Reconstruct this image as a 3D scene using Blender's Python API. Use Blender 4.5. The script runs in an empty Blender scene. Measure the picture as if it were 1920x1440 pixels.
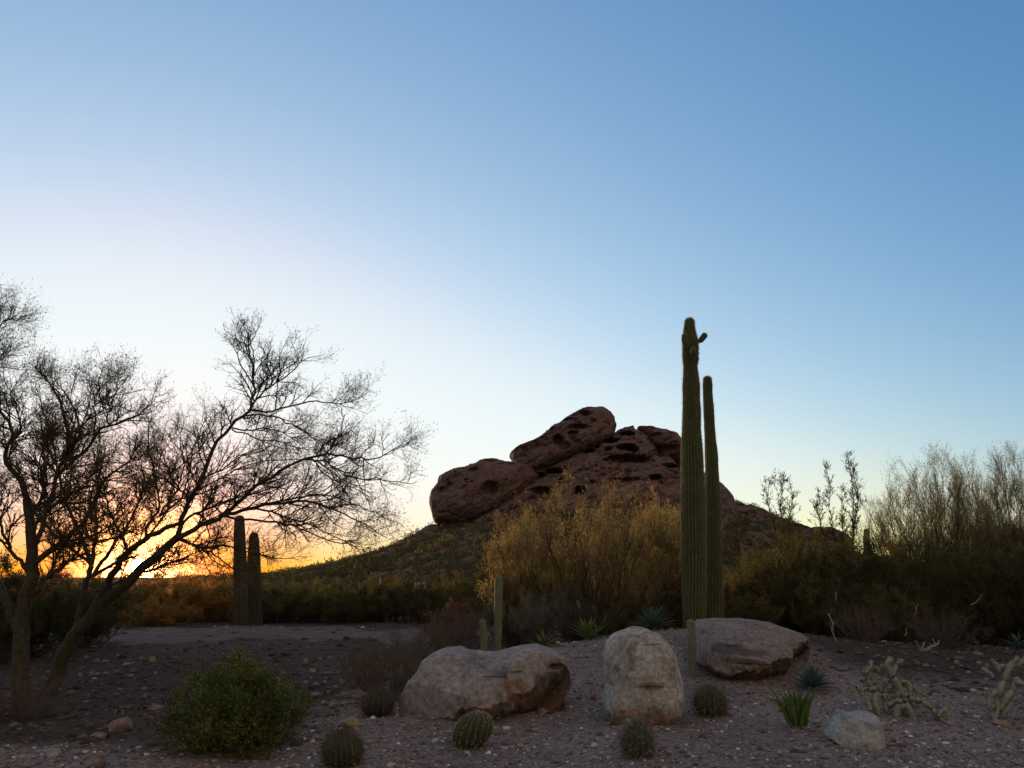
import bpy, math
import numpy as np

SC = bpy.context.scene
COL = SC.collection
RAD = math.radians

# ------------------------------------------------------------------ camera, sky, sun
PITCH = 14.1
CAMZ = 1.6
FPX = 1450.0
cam = bpy.data.cameras.new('camera')
camo = bpy.data.objects.new('camera', cam)
COL.objects.link(camo)
camo.location = (0, 0, CAMZ)
camo.rotation_euler = (RAD(90 + PITCH), 0, 0)
cam.sensor_width = 36
cam.lens = 36 * FPX / 1920
cam.clip_start = 0.1
cam.clip_end = 12000
SC.camera = camo

SUN_AZ = -25.1
SUN_EL = 0.9
SKY_EL = 2.0
SUN_DIR = (math.sin(RAD(SUN_AZ)) * math.cos(RAD(0.75)), math.cos(RAD(SUN_AZ)) * math.cos(RAD(0.75)), math.sin(RAD(0.75)))

world = bpy.data.worlds.new('World')
SC.world = world
world.use_nodes = True
_n = world.node_tree.nodes
_l = world.node_tree.links
for q in list(_n):
    _n.remove(q)


def wmath(op, a, b=None):
    m = _n.new('ShaderNodeMath')
    m.operation = op
    for i, v in enumerate((a, b)):
        if v is None:
            continue
        if isinstance(v, (int, float)):
            m.inputs[i].default_value = v
        else:
            _l.new(v, m.inputs[i])
    return m.outputs[0]


sky = _n.new('ShaderNodeTexSky')
sky.sky_type = 'NISHITA'
sky.sun_disc = False
sky.sun_elevation = RAD(SKY_EL)
sky.sun_rotation = RAD(SUN_AZ)
sky.air_density = 1.0
sky.dust_density = 0.3
sky.ozone_density = 1.0
tc = _n.new('ShaderNodeTexCoord')
nrm = _n.new('ShaderNodeVectorMath'); nrm.operation = 'NORMALIZE'
_l.new(tc.outputs['Generated'], nrm.inputs[0])
dot = _n.new('ShaderNodeVectorMath'); dot.operation = 'DOT_PRODUCT'
_l.new(nrm.outputs[0], dot.inputs[0])
dot.inputs[1].default_value = SUN_DIR
D = dot.outputs['Value']
DC = wmath('MAXIMUM', D, 0.40)
sepv = _n.new('ShaderNodeSeparateXYZ')
_l.new(nrm.outputs[0], sepv.inputs[0])
ang = wmath('ARCCOSINE', wmath('MINIMUM', D, 1.0))                     # angle to the sun, radians
elev = wmath('MAXIMUM', sepv.outputs['Z'], 0.0)
wide = wmath('MULTIPLY', wmath('EXPONENT', wmath('MULTIPLY', elev, -7.5)),
             wmath('EXPONENT', wmath('MULTIPLY', ang, -1.2)))            # pale veil low in the west
glow1 = wmath('EXPONENT', wmath('MULTIPLY', ang, -43.0))
glow2 = wmath('EXPONENT', wmath('MULTIPLY', ang, -11.0))
disc = wmath('MULTIPLY', wmath('LESS_THAN', ang, 0.0085), 60.0)
sepc = _n.new('ShaderNodeSeparateColor')
_l.new(sky.outputs[0], sepc.inputs[0])
STR = 0.12
# unseen sky away from the sunset: mauve fill tuned to warm the foreground
wq = _n.new('ShaderNodeMapRange')
wq.interpolation_type = 'SMOOTHSTEP'
_l.new(D, wq.inputs['Value'])
wq.inputs['From Min'].default_value = -0.55
wq.inputs['From Max'].default_value = 0.42
wq.inputs['To Min'].default_value = 1.0
wq.inputs['To Max'].default_value = 0.0
AW = wq.outputs['Result']
DUSK_FILL = (0.52, 0.41, 0.355)
chan = []
for i, (a, b, c, knee, cap, veil, lowk, lowa, g1, g2) in enumerate([
        (0.97, -0.12, 1.46, 0.60, 0.815, 0.55, 0.0, 4.0, 24.0, 0.90),
        (0.79, 0.325, 0.74, 0.78, 0.995, 0.16, 1.30, 5.6, 11.0, 0.06),
        (0.61, 0.60, 0.32, 0.85, 1.08, 0.12, 1.75, 4.5, 3.6, 0.0)]):
    p = wmath('POWER', wmath('MAXIMUM', wmath('MULTIPLY', sepc.outputs[i], STR), 1e-5), a)
    p = wmath('MULTIPLY', p, wmath('EXPONENT', wmath('ADD', wmath('MULTIPLY', DC, c), b)))
    over = wmath('MAXIMUM', wmath('SUBTRACT', p, knee), 0.0)              # soft shoulder towards the horizon glare
    p = wmath('ADD', wmath('MINIMUM', p, knee),
              wmath('MULTIPLY', wmath('SUBTRACT', 1.0, wmath('EXPONENT', wmath('MULTIPLY', over, -1.0 / (cap - knee)))), cap - knee))
    p = wmath('ADD', wmath('MULTIPLY', p, wmath('SUBTRACT', 1.0, AW)), wmath('MULTIPLY', AW, DUSK_FILL[i]))
    p = wmath('ADD', p, wmath('MULTIPLY', wide, veil))
    if lowk:
        low = wmath('MULTIPLY', wmath('EXPONENT', wmath('MULTIPLY', elev, -11.0)), wmath('EXPONENT', wmath('MULTIPLY', ang, -lowa)))
        p = wmath('MULTIPLY', p, wmath('MAXIMUM', wmath('SUBTRACT', 1.0, wmath('MULTIPLY', low, lowk)), 0.05))
    p = wmath('ADD', p, wmath('MULTIPLY', glow1, g1))
    p = wmath('ADD', p, wmath('MULTIPLY', glow2, g2))
    p = wmath('ADD', p, wmath('MULTIPLY', disc, (1.0, 0.8, 0.45)[i]))
    chan.append(wmath('DIVIDE', p, STR))
comb = _n.new('ShaderNodeCombineColor')
for i in range(3):
    _l.new(chan[i], comb.inputs[i])
bg = _n.new('ShaderNodeBackground')
bg.inputs['Strength'].default_value = STR
_l.new(comb.outputs[0], bg.inputs['Color'])
wo = _n.new('ShaderNodeOutputWorld')
_l.new(bg.outputs[0], wo.inputs[0])

sl = bpy.data.lights.new('sun', 'SUN')
sl.energy = 4.8
sl.angle = RAD(0.6)
sl.color = (1.0, 0.58, 0.24)
so = bpy.data.objects.new('sun', sl)
COL.objects.link(so)
so.rotation_euler = (RAD(90 - SUN_EL), 0, RAD(180 - SUN_AZ))
so.location = (-20, 45, 30)

vs = SC.view_settings
vs.view_transform = 'Standard'
vs.look = 'None'
vs.exposure = 0.0
vs.gamma = 1.0
vs.use_curve_mapping = False

# ------------------------------------------------------------------ helpers
SP, CP = math.sin(RAD(PITCH)), math.cos(RAD(PITCH))


def ray(px, py):
    px = np.asarray(px, float); py = np.asarray(py, float)
    vx = (px - 960) / FPX
    vz = -(py - 720) / FPX
    return np.stack([vx + 0 * vz, CP - vz * SP, SP + vz * CP], -1)


def P(px, py, Y):
    d = ray(px, py)
    s = np.asarray(Y) / d[..., 1]
    return d * s[..., None] + np.array([0, 0, CAMZ])


def _hash(i, j, k, seed):
    h = (i * 73856093) ^ (j * 19349663) ^ (k * 83492791) ^ (seed * 2654435761 % 4294967296)
    h = h & 0xffffffff
    h = ((h ^ (h >> 13)) * 1274126177) & 0xffffffff
    h = (h ^ (h >> 16)) & 0xffff
    return h / 65535.0 * 2 - 1


def vnoise(p, seed=0):
    p = np.asarray(p, float)
    f = np.floor(p)
    i = f.astype(np.int64)
    t = p - f
    t = t * t * (3 - 2 * t)
    r = 0
    for a in (0, 1):
        wa = t[..., 0] if a else 1 - t[..., 0]
        for b in (0, 1):
            wb = t[..., 1] if b else 1 - t[..., 1]
            for c in (0, 1):
                wc = t[..., 2] if c else 1 - t[..., 2]
                r = r + wa * wb * wc * _hash(i[..., 0] + a, i[..., 1] + b, i[..., 2] + c, seed)
    return r


def fbm(p, seed=0, octv=4, gain=0.5):
    r = 0; a = 1.0; s = 1.0
    for o in range(octv):
        r = r + a * vnoise(np.asarray(p) * s, seed + o * 17)
        a *= gain; s *= 2.03
    return r


def norm(v):
    return v / np.maximum(np.linalg.norm(v, axis=-1, keepdims=True), 1e-9)


def link(o, parent=None):
    COL.objects.link(o)
    if parent is not None:
        o.parent = parent
    return o


def make_mesh(name, verts, faces, mat, smooth=True):
    """verts (N,3); faces (F,k) array or list of such arrays"""
    if isinstance(faces, np.ndarray):
        faces = [faces]
    faces = [f for f in faces if len(f)]
    me = bpy.data.meshes.new(name)
    verts = np.asarray(verts, np.float32)
    me.vertices.add(len(verts))
    me.vertices.foreach_set('co', verts.ravel())
    lv = np.concatenate([f.ravel() for f in faces]).astype(np.int32)
    tot = np.concatenate([np.full(len(f), f.shape[1], np.int32) for f in faces])
    st = np.concatenate([[0], np.cumsum(tot)[:-1]]).astype(np.int32)
    me.loops.add(len(lv))
    me.loops.foreach_set('vertex_index', lv)
    me.polygons.add(len(tot))
    me.polygons.foreach_set('loop_start', st)
    me.polygons.foreach_set('loop_total', tot)
    me.polygons.foreach_set('use_smooth', np.full(len(tot), smooth, bool))
    me.materials.append(mat)
    me.update(calc_edges=True)
    return me


def mobj(name, verts, faces, mat, parent=None, smooth=True, kind=None):
    o = bpy.data.objects.new(name, make_mesh(name, verts, faces, mat, smooth))
    link(o, parent)
    if kind:
        o['kind'] = kind
    return o


def tag(o, label=None, cat=None, group=None, kind=None):
    for k, v in (('label', label), ('category', cat), ('group', group), ('kind', kind)):
        if v:
            o[k] = v
    return o


def empty(name, loc, label=None, cat=None, group=None, kind=None, rz=0.0, sc=1.0):
    o = bpy.data.objects.new(name, None)
    o.empty_display_size = 0.2
    o.location = [float(v) for v in loc]
    o.rotation_euler = (0, 0, rz)
    o.scale = (sc, sc, sc) if np.isscalar(sc) else sc
    link(o)
    return tag(o, label, cat, group, kind)


def copy_tree(src, loc, rz, sc, label, group=None):
    c = src.copy()
    COL.objects.link(c)
    c.location = [float(v) for v in loc]
    c.rotation_euler = (0, 0, rz)
    c.scale = sc if not np.isscalar(sc) else (sc, sc, sc)
    c['label'] = label
    if group:
        c['group'] = group
    elif 'group' in c:
        del c['group']
    for ch in list(src.children):
        d = ch.copy()
        COL.objects.link(d)
        d.parent = c
    return c


# ---- tubes: polylines (N,K,3) with radii (N,K)
def tube_arrays(Pt, R, sides=3):
    N, K, _ = Pt.shape
    T = np.gradient(Pt, axis=1)
    T = norm(T)
    mean = norm(Pt[:, -1] - Pt[:, 0])
    ref = np.where(np.abs(mean[:, 2:3]) > 0.8, np.array([[1.0, 0.1, 0]]), np.array([[0.1, 0, 1.0]]))
    ref = np.repeat(ref[:, None, :], K, 1)
    A = norm(ref - (ref * T).sum(-1, keepdims=True) * T)
    B = np.cross(T, A)
    th = np.arange(sides) * 2 * math.pi / sides
    ring = A[:, :, None, :] * np.cos(th)[None, None, :, None] + B[:, :, None, :] * np.sin(th)[None, None, :, None]
    V = Pt[:, :, None, :] + ring * R[:, :, None, None]
    idx = np.arange(N * K * sides).reshape(N, K, sides)
    a = idx[:, :-1, :]; b = np.roll(idx, -1, 2)[:, :-1, :]
    c = np.roll(idx, -1, 2)[:, 1:, :]; d = idx[:, 1:, :]
    F = np.stack([a, b, c, d], -1).reshape(-1, 4)
    return V.reshape(-1, 3), F


def tubes_obj(name, sets, mat, parent=None, sides=3, kind=None):
    vs_, fs_, off = [], [], 0
    for s in sets:
        Pt, R = s[0], s[1]
        sd = s[2] if len(s) > 2 else sides
        if len(Pt) == 0:
            continue
        v, f = tube_arrays(Pt, R, sd)
        vs_.append(v); fs_.append(f + off); off += len(v)
    return mobj(name, np.concatenate(vs_), np.concatenate(fs_), mat, parent, True, kind)


def resample(pts, rad, K, rng=None, jit=0.0):
    pts = np.asarray(pts, float); rad = np.asarray(rad, float)
    s = np.concatenate([[0], np.cumsum(np.linalg.norm(np.diff(pts, axis=0), axis=1))])
    t = np.linspace(0, s[-1], K)
    o = np.stack([np.interp(t, s, pts[:, i]) for i in range(3)], -1)
    # light smoothing keeps corners from looking bent like wire
    for _ in range(2):
        o[1:-1] = 0.5 * o[1:-1] + 0.25 * (o[:-2] + o[2:])
    if rng is not None and jit:
        o[1:-1] += rng.normal(0, jit, (K - 2, 3))
    return o, np.interp(t, s, rad)


def sprout(Pt, R, n, length, ang, K, rng, up=0.0, jit=0.2, t0=0.2, t1=1.0, rad=0.01, tip=0.25, shrink=0.5, out=None):
    N, Kp, _ = Pt.shape
    par = np.repeat(np.arange(N), n)
    M = len(par)
    t = rng.uniform(t0, t1, M) * (Kp - 1)
    i = np.minimum(t.astype(int), Kp - 2)
    f = (t - i)[:, None]
    p0 = Pt[par, i] * (1 - f) + Pt[par, i + 1] * f
    r0 = R[par, i] * (1 - f[:, 0]) + R[par, i + 1] * f[:, 0]
    tg = norm(Pt[par, i + 1] - Pt[par, i])
    rv = rng.normal(size=(M, 3))
    if out is not None:
        rv = rv + out
    pr = norm(rv - (rv * tg).sum(-1, keepdims=True) * tg)
    an = rng.normal(ang, ang * 0.25, M)[:, None]
    d = norm(tg * np.cos(an) + pr * np.sin(an) + np.array([0, 0, up]))
    L = length * rng.uniform(0.5, 1.25, M) * (1 - shrink * t / (Kp - 1))
    step = (L / (K - 1))[:, None]
    pts = [p0]
    for k in range(K - 1):
        d = norm(d + rng.normal(0, jit, (M, 3)) + np.array([0, 0, up * 0.3]))
        pts.append(pts[-1] + d * step)
    Q = np.stack(pts, 1)
    rs = np.minimum(r0 * 0.75, rad)
    RR = rs[:, None] * np.linspace(1, tip, K)[None, :]
    return Q, RR


# ---- leaves: centres (N,3), direction (N,3), length, width -> diamond quads
def leaf_arrays(C, Dv, L, W, rng):
    N = len(C)
    L = np.broadcast_to(L, (N,))[:, None]; W = np.broadcast_to(W, (N,))[:, None]
    Dv = norm(Dv)
    s = norm(np.cross(Dv, rng.normal(size=(N, 3))))
    V = np.stack([C, C + Dv * L * 0.5 + s * W * 0.5, C + Dv * L, C + Dv * L * 0.45 - s * W * 0.5], 1).reshape(-1, 3)
    F = np.arange(N * 4).reshape(N, 4)
    return V, F


def leaves_on(Pt, n, L, W, rng, spread=0.0, align=0.5, t0=0.0, up=0.0):
    N, K, _ = Pt.shape
    par = np.repeat(np.arange(N), n)
    t = rng.uniform(t0, 1, len(par)) * (K - 1)
    i = np.minimum(t.astype(int), K - 2)
    f = (t - i)[:, None]
    p = Pt[par, i] * (1 - f) + Pt[par, i + 1] * f
    tg = norm(Pt[par, i + 1] - Pt[par, i])
    d = norm(tg * align + rng.normal(size=p.shape) * (1 - align) * 0.8 + np.array([0, 0, up]))
    if spread:
        p = p + rng.normal(0, spread, p.shape)
    return leaf_arrays(p, d, L * rng.uniform(0.6, 1.3, len(p)), W * rng.uniform(0.7, 1.2, len(p)), rng)


# ------------------------------------------------------------------ materials
def new_mat(name):
    m = bpy.data.materials.new(name)
    m.use_nodes = True
    nt = m.node_tree
    for q in list(nt.nodes):
        nt.nodes.remove(q)
    out = nt.nodes.new('ShaderNodeOutputMaterial')
    return m, nt, out


def ramp(nt, fac, stops):
    r = nt.nodes.new('ShaderNodeValToRGB')
    e = r.color_ramp.elements
    while len(e) < len(stops):
        e.new(0.5)
    for q, (p, c) in zip(e, stops):
        q.position = p
        q.color = (*c, 1)
    nt.links.new(fac, r.inputs[0])
    return r.outputs[0]


def noise(nt, scale, detail=6, rough=0.6, vec=None, dist=0.0):
    n = nt.nodes.new('ShaderNodeTexNoise')
    n.inputs['Scale'].default_value = scale
    n.inputs['Detail'].default_value = detail
    n.inputs['Roughness'].default_value = rough
    n.inputs['Distortion'].default_value = dist
    if vec is not None:
        nt.links.new(vec, n.inputs['Vector'])
    return n


def mixc(nt, fac, a, b, mode='MIX'):
    m = nt.nodes.new('ShaderNodeMix')
    m.data_type = 'RGBA'
    m.blend_type = mode
    for s, v in ((m.inputs['Factor'], fac), (m.inputs[6], a), (m.inputs[7], b)):
        if isinstance(v, (int, float)):
            s.default_value = v
        elif isinstance(v, tuple):
            s.default_value = (*v, 1)
        else:
            nt.links.new(v, s)
    return m.outputs[2]


def objvec(nt):
    t = nt.nodes.new('ShaderNodeTexCoord')
    return t.outputs['Object']


def geovec(nt):
    return nt.nodes.new('ShaderNodeNewGeometry').outputs['Position']


def rock_mat(name, c1, c2, c3, scale=1.0, bump=0.5, bscale=12.0, dist=0.03, crack=None, world_=True, pitted=0.0, stain=False):
    m, nt, out = new_mat(name)
    v = geovec(nt) if world_ else objvec(nt)
    n1 = noise(nt, 1.1 * scale, 8, 0.62, v)
    n2 = noise(nt, 9 * scale, 6, 0.7, v)
    col = ramp(nt, n1.outputs[0], [(0.32, c1), (0.5, c2), (0.7, c3)])
    sp = ramp(nt, n2.outputs[0], [(0.35, (0.55, 0.55, 0.55)), (0.55, (1, 1, 1)), (0.72, (1.35, 1.3, 1.25))])
    col = mixc(nt, 1.0, col, sp, 'MULTIPLY')
    if stain:
        n5 = noise(nt, 38, 3, 0.8, v)
        col = mixc(nt, 1.0, col, ramp(nt, n5.outputs[0], [(0.30, (0.45, 0.44, 0.42)), (0.42, (1, 1, 1)), (0.60, (1, 1, 1)), (0.70, (1.7, 1.7, 1.65))]), 'MULTIPLY')
        n6 = noise(nt, 2.6, 9, 0.8, v, 0.6)
        col = mixc(nt, 1.0, col, ramp(nt, n6.outputs[0], [(0.36, (0.55, 0.53, 0.50)), (0.47, (1, 1, 1)), (0.55, (1, 1, 1)), (0.64, (1.35, 1.36, 1.32))]), 'MULTIPLY')
    n3 = noise(nt, bscale * scale, 8, 0.75, v)
    h = n3.outputs[0]
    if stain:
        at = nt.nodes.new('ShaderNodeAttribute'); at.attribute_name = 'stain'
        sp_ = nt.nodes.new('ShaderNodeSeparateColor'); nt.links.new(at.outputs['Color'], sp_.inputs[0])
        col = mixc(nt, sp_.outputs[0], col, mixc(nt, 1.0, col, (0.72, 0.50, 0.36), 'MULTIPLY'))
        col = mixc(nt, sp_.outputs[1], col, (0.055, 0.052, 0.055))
    if pitted:
        vo = nt.nodes.new('ShaderNodeTexVoronoi')
        vo.inputs['Scale'].default_value = pitted
        nt.links.new(v, vo.inputs['Vector'])
        mm = nt.nodes.new('ShaderNodeMath'); mm.operation = 'MULTIPLY_ADD'
        nt.links.new(vo.outputs['Distance'], mm.inputs[0]); mm.inputs[1].default_value = 0.6
        nt.links.new(h, mm.inputs[2]); h = mm.outputs[0]
    b = nt.nodes.new('ShaderNodeBump')
    b.inputs['Strength'].default_value = bump
    b.inputs['Distance'].default_value = dist
    nt.links.new(h, b.inputs['Height'])
    p = nt.nodes.new('ShaderNodeBsdfPrincipled')
    p.inputs['Roughness'].default_value = 0.92
    p.inputs['Specular IOR Level'].default_value = 0.2
    nt.links.new(col, p.inputs['Base Color'])
    nt.links.new(b.outputs[0], p.inputs['Normal'])
    nt.links.new(p.outputs[0], out.inputs[0])
    return m


def leaf_mat(name, c1, c2, c3=None, trans=0.5, clump=1.5):
    m, nt, out = new_mat(name)
    g = nt.nodes.new('ShaderNodeNewGeometry')
    col = ramp(nt, g.outputs['Random Per Island'], [(0.0, c1), (0.6, c2), (1.0, c3 or c2)])
    n = noise(nt, clump, 3, 0.6, g.outputs['Position'])
    sh = ramp(nt, n.outputs[0], [(0.35, (0.65, 0.65, 0.65)), (0.65, (1.3, 1.3, 1.3))])
    col = mixc(nt, 1.0, col, sh, 'MULTIPLY')
    d = nt.nodes.new('ShaderNodeBsdfDiffuse')
    t = nt.nodes.new('ShaderNodeBsdfTranslucent')
    mx = nt.nodes.new('ShaderNodeMixShader')
    mx.inputs[0].default_value = trans
    nt.links.new(col, d.inputs[0]); nt.links.new(col, t.inputs[0])
    nt.links.new(d.outputs[0], mx.inputs[1]); nt.links.new(t.outputs[0], mx.inputs[2])
    nt.links.new(mx.outputs[0], out.inputs[0])
    return m


def bark_mat(name, c1, c2, scale=14):
    m, nt, out = new_mat(name)
    v = geovec(nt)
    n = noise(nt, scale, 6, 0.7, v)
    col = ramp(nt, n.outputs[0], [(0.35, c1), (0.65, c2)])
    b = nt.nodes.new('ShaderNodeBump'); b.inputs['Strength'].default_value = 0.6; b.inputs['Distance'].default_value = 0.01
    nt.links.new(n.outputs[0], b.inputs['Height'])
    p = nt.nodes.new('ShaderNodeBsdfPrincipled')
    p.inputs['Roughness'].default_value = 0.85
    p.inputs['Specular IOR Level'].default_value = 0.2
    nt.links.new(col, p.inputs['Base Color']); nt.links.new(b.outputs[0], p.inputs['Normal'])
    nt.links.new(p.outputs[0], out.inputs[0])
    return m


def ground_mat():
    m, nt, out = new_mat('desert_gravel')
    v = geovec(nt)
    n1 = noise(nt, 0.35, 5, 0.6, v)
    n2 = noise(nt, 14, 8, 0.75, v)
    n3 = noise(nt, 60, 4, 0.7, v)
    col = ramp(nt, n1.outputs[0], [(0.35, (0.22, 0.175, 0.148)), (0.5, (0.28, 0.225, 0.192)), (0.68, (0.33, 0.275, 0.24))])
    sp = ramp(nt, n2.outputs[0], [(0.3, (0.45, 0.45, 0.45)), (0.52, (1, 1, 1)), (0.75, (1.6, 1.55, 1.5))])
    col = mixc(nt, 1.0, col, sp, 'MULTIPLY')
    vo = nt.nodes.new('ShaderNodeTexVoronoi'); vo.inputs['Scale'].default_value = 34
    nt.links.new(v, vo.inputs['Vector'])
    st = ramp(nt, vo.outputs['Color'], [(0.0, (0.6, 0.6, 0.6)), (0.8, (1.1, 1.1, 1.1)), (0.95, (2.0, 1.95, 1.9))])
    col = mixc(nt, 0.7, col, mixc(nt, 1.0, col, st, 'MULTIPLY'))
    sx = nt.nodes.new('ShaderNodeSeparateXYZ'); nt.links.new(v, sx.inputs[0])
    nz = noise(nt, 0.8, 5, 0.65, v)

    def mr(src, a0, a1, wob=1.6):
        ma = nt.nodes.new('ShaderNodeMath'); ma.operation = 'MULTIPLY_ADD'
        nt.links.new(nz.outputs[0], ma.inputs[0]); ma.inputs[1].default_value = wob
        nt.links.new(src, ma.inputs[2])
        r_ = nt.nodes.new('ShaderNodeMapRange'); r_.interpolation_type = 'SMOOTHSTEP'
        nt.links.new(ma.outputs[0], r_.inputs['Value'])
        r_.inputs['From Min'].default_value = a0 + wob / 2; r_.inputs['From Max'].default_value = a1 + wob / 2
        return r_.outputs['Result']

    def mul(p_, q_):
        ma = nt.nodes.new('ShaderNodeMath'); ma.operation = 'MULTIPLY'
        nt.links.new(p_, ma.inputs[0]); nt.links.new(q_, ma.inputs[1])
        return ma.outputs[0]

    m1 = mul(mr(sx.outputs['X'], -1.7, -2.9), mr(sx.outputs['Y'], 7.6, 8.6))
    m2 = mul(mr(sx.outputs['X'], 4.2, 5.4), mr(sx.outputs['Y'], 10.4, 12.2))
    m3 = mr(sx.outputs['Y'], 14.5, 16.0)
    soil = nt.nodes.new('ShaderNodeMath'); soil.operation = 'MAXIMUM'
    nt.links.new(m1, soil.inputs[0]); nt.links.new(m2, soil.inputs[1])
    soil_shade = nt.nodes.new('ShaderNodeMath'); soil_shade.operation = 'MAXIMUM'
    nt.links.new(soil.outputs[0], soil_shade.inputs[0]); nt.links.new(m3, soil_shade.inputs[1])
    col = mixc(nt, soil_shade.outputs[0], col, mixc(nt, 1.0, col, (0.27, 0.22, 0.19), 'MULTIPLY'))  # bare dark soil, with some tree shade at left painted into the colour
    ad = nt.nodes.new('ShaderNodeMath'); ad.operation = 'ADD'
    nt.links.new(n2.outputs[0], ad.inputs[0]); nt.links.new(n3.outputs[0], ad.inputs[1])
    sb = nt.nodes.new('ShaderNodeMath'); sb.operation = 'SUBTRACT'
    nt.links.new(ad.outputs[0], sb.inputs[0]); nt.links.new(vo.outputs['Distance'], sb.inputs[1])
    b = nt.nodes.new('ShaderNodeBump'); b.inputs['Strength'].default_value = 0.9; b.inputs['Distance'].default_value = 0.03
    nt.links.new(sb.outputs[0], b.inputs['Height'])
    p = nt.nodes.new('ShaderNodeBsdfPrincipled')
    p.inputs['Roughness'].default_value = 0.95
    p.inputs['Specular IOR Level'].default_value = 0.15
    nt.links.new(col, p.inputs['Base Color']); nt.links.new(b.outputs[0], p.inputs['Normal'])
    nt.links.new(p.outputs[0], out.inputs[0])
    return m


def island_mat(name, stops, rough=0.9):
    m, nt, out = new_mat(name)
    g = nt.nodes.new('ShaderNodeNewGeometry')
    col = ramp(nt, g.outputs['Random Per Island'], stops)
    n = noise(nt, 40, 4, 0.7, g.outputs['Position'])
    col = mixc(nt, 1.0, col, ramp(nt, n.outputs[0], [(0.3, (0.7, 0.7, 0.7)), (0.7, (1.25, 1.25, 1.25))]), 'MULTIPLY')
    p = nt.nodes.new('ShaderNodeBsdfPrincipled')
    p.inputs['Roughness'].default_value = rough
    p.inputs['Specular IOR Level'].default_value = 0.2
    nt.links.new(col, p.inputs['Base Color'])
    nt.links.new(p.outputs[0], out.inputs[0])
    return m


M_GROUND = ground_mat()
M_PATH = rock_mat('path_gravel', (0.085, 0.064, 0.053), (0.125, 0.095, 0.079), (0.165, 0.128, 0.107), 1.6, 0.9, 14, 0.05)
M_SAND = rock_mat('red_sandstone', (0.130, 0.078, 0.060), (0.175, 0.110, 0.088), (0.215, 0.145, 0.118), 0.16, 0.9, 6, 0.5, pitted=0.9, stain=True)
M_HILL = rock_mat('hill_soil', (0.10, 0.075, 0.038), (0.14, 0.095, 0.055), (0.19, 0.115, 0.078), 0.12, 0.6, 9, 0.4)
M_BOULD = rock_mat('grey_granite', (0.22, 0.19, 0.165), (0.29, 0.26, 0.23), (0.35, 0.32, 0.29), 1.3, 0.6, 10, 0.03, stain=True)
M_BOULD2 = rock_mat('lichened_granite', (0.24, 0.22, 0.175), (0.37, 0.35, 0.30), (0.49, 0.47, 0.42), 2.0, 0.8, 9, 0.035, stain=True)
M_BOULD3 = rock_mat('rust_stained_granite', (0.19, 0.145, 0.115), (0.24, 0.195, 0.165), (0.30, 0.255, 0.225), 1.5, 0.8, 9, 0.04, stain=True)
M_WHITE = rock_mat('pale_quartz', (0.20, 0.20, 0.17), (0.38, 0.39, 0.34), (0.48, 0.48, 0.43), 6, 0.9, 7, 0.025)
M_COB = rock_mat('cobble_stone', (0.13, 0.09, 0.07), (0.22, 0.165, 0.13), (0.33, 0.265, 0.22), 3, 0.7, 12, 0.02)
M_YELL = rock_mat('ochre_stone', (0.20, 0.15, 0.08), (0.30, 0.24, 0.13), (0.34, 0.29, 0.17), 3, 0.7, 12, 0.02)
M_PEB = island_mat('pebbles', [(0.0, (0.09, 0.065, 0.055)), (0.45, (0.19, 0.145, 0.125)), (0.82, (0.29, 0.235, 0.21)), (0.97, (0.55, 0.50, 0.46))])
M_RUB = island_mat('rubble_stone', [(0.0, (0.035, 0.026, 0.022)), (0.6, (0.075, 0.056, 0.048)), (0.92, (0.13, 0.10, 0.085)), (1.0, (0.34, 0.31, 0.28))])
M_BARK = bark_mat('dark_bark', (0.030, 0.026, 0.015), (0.070, 0.058, 0.034))
M_TWIG = bark_mat('twig_bark', (0.07, 0.052, 0.028), (0.13, 0.095, 0.05), 5)
M_OTWIG = bark_mat('olive_twig', (0.11, 0.105, 0.04), (0.20, 0.17, 0.075), 4)
M_PALE = bark_mat('pale_dead_wood', (0.17, 0.15, 0.13), (0.30, 0.27, 0.24), 8)
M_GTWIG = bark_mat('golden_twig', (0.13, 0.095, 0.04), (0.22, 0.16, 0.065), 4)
M_GREYTW = bark_mat('grey_twig', (0.085, 0.062, 0.048), (0.15, 0.115, 0.09), 4)
M_L_TREE = leaf_mat('tree_leaflets', (0.045, 0.05, 0.018), (0.08, 0.075, 0.03), (0.12, 0.10, 0.04), 0.5)
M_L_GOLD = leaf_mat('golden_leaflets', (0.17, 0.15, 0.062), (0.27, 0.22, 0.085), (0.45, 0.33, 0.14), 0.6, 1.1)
M_L_YGRN = leaf_mat('yellow_green_leaves', (0.10, 0.11, 0.03), (0.16, 0.165, 0.05), (0.24, 0.22, 0.08), 0.5)
M_L_DARK = leaf_mat('creosote_leaves', (0.05, 0.058, 0.020), (0.085, 0.085, 0.030), (0.14, 0.12, 0.045), 0.4)
M_L_OLIV = leaf_mat('olive_leaves', (0.08, 0.08, 0.028), (0.13, 0.115, 0.04), (0.21, 0.16, 0.065), 0.45)
M_L_GREEN = leaf_mat('green_leaves', (0.05, 0.07, 0.014), (0.11, 0.14, 0.028), (0.26, 0.27, 0.07), 0.45, 3.0)
M_L_GREY = leaf_mat('sage_leaves', (0.09, 0.10, 0.075), (0.14, 0.145, 0.11), (0.21, 0.21, 0.165), 0.35)
M_L_BRUSH = leaf_mat('backlit_brush_leaves', (0.22, 0.11, 0.03), (0.36, 0.18, 0.045), (0.55, 0.30, 0.08), 0.72)  # sunset glow put into the leaf colour, orange and strongly translucent
M_L_HILL = leaf_mat('hill_scrub_leaves', (0.06, 0.062, 0.024), (0.11, 0.098, 0.042), (0.20, 0.15, 0.075), 0.4, 0.35)
M_RED = leaf_mat('dry_red_leaves', (0.10, 0.045, 0.04), (0.16, 0.075, 0.065), (0.25, 0.16, 0.15), 0.4)
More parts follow.
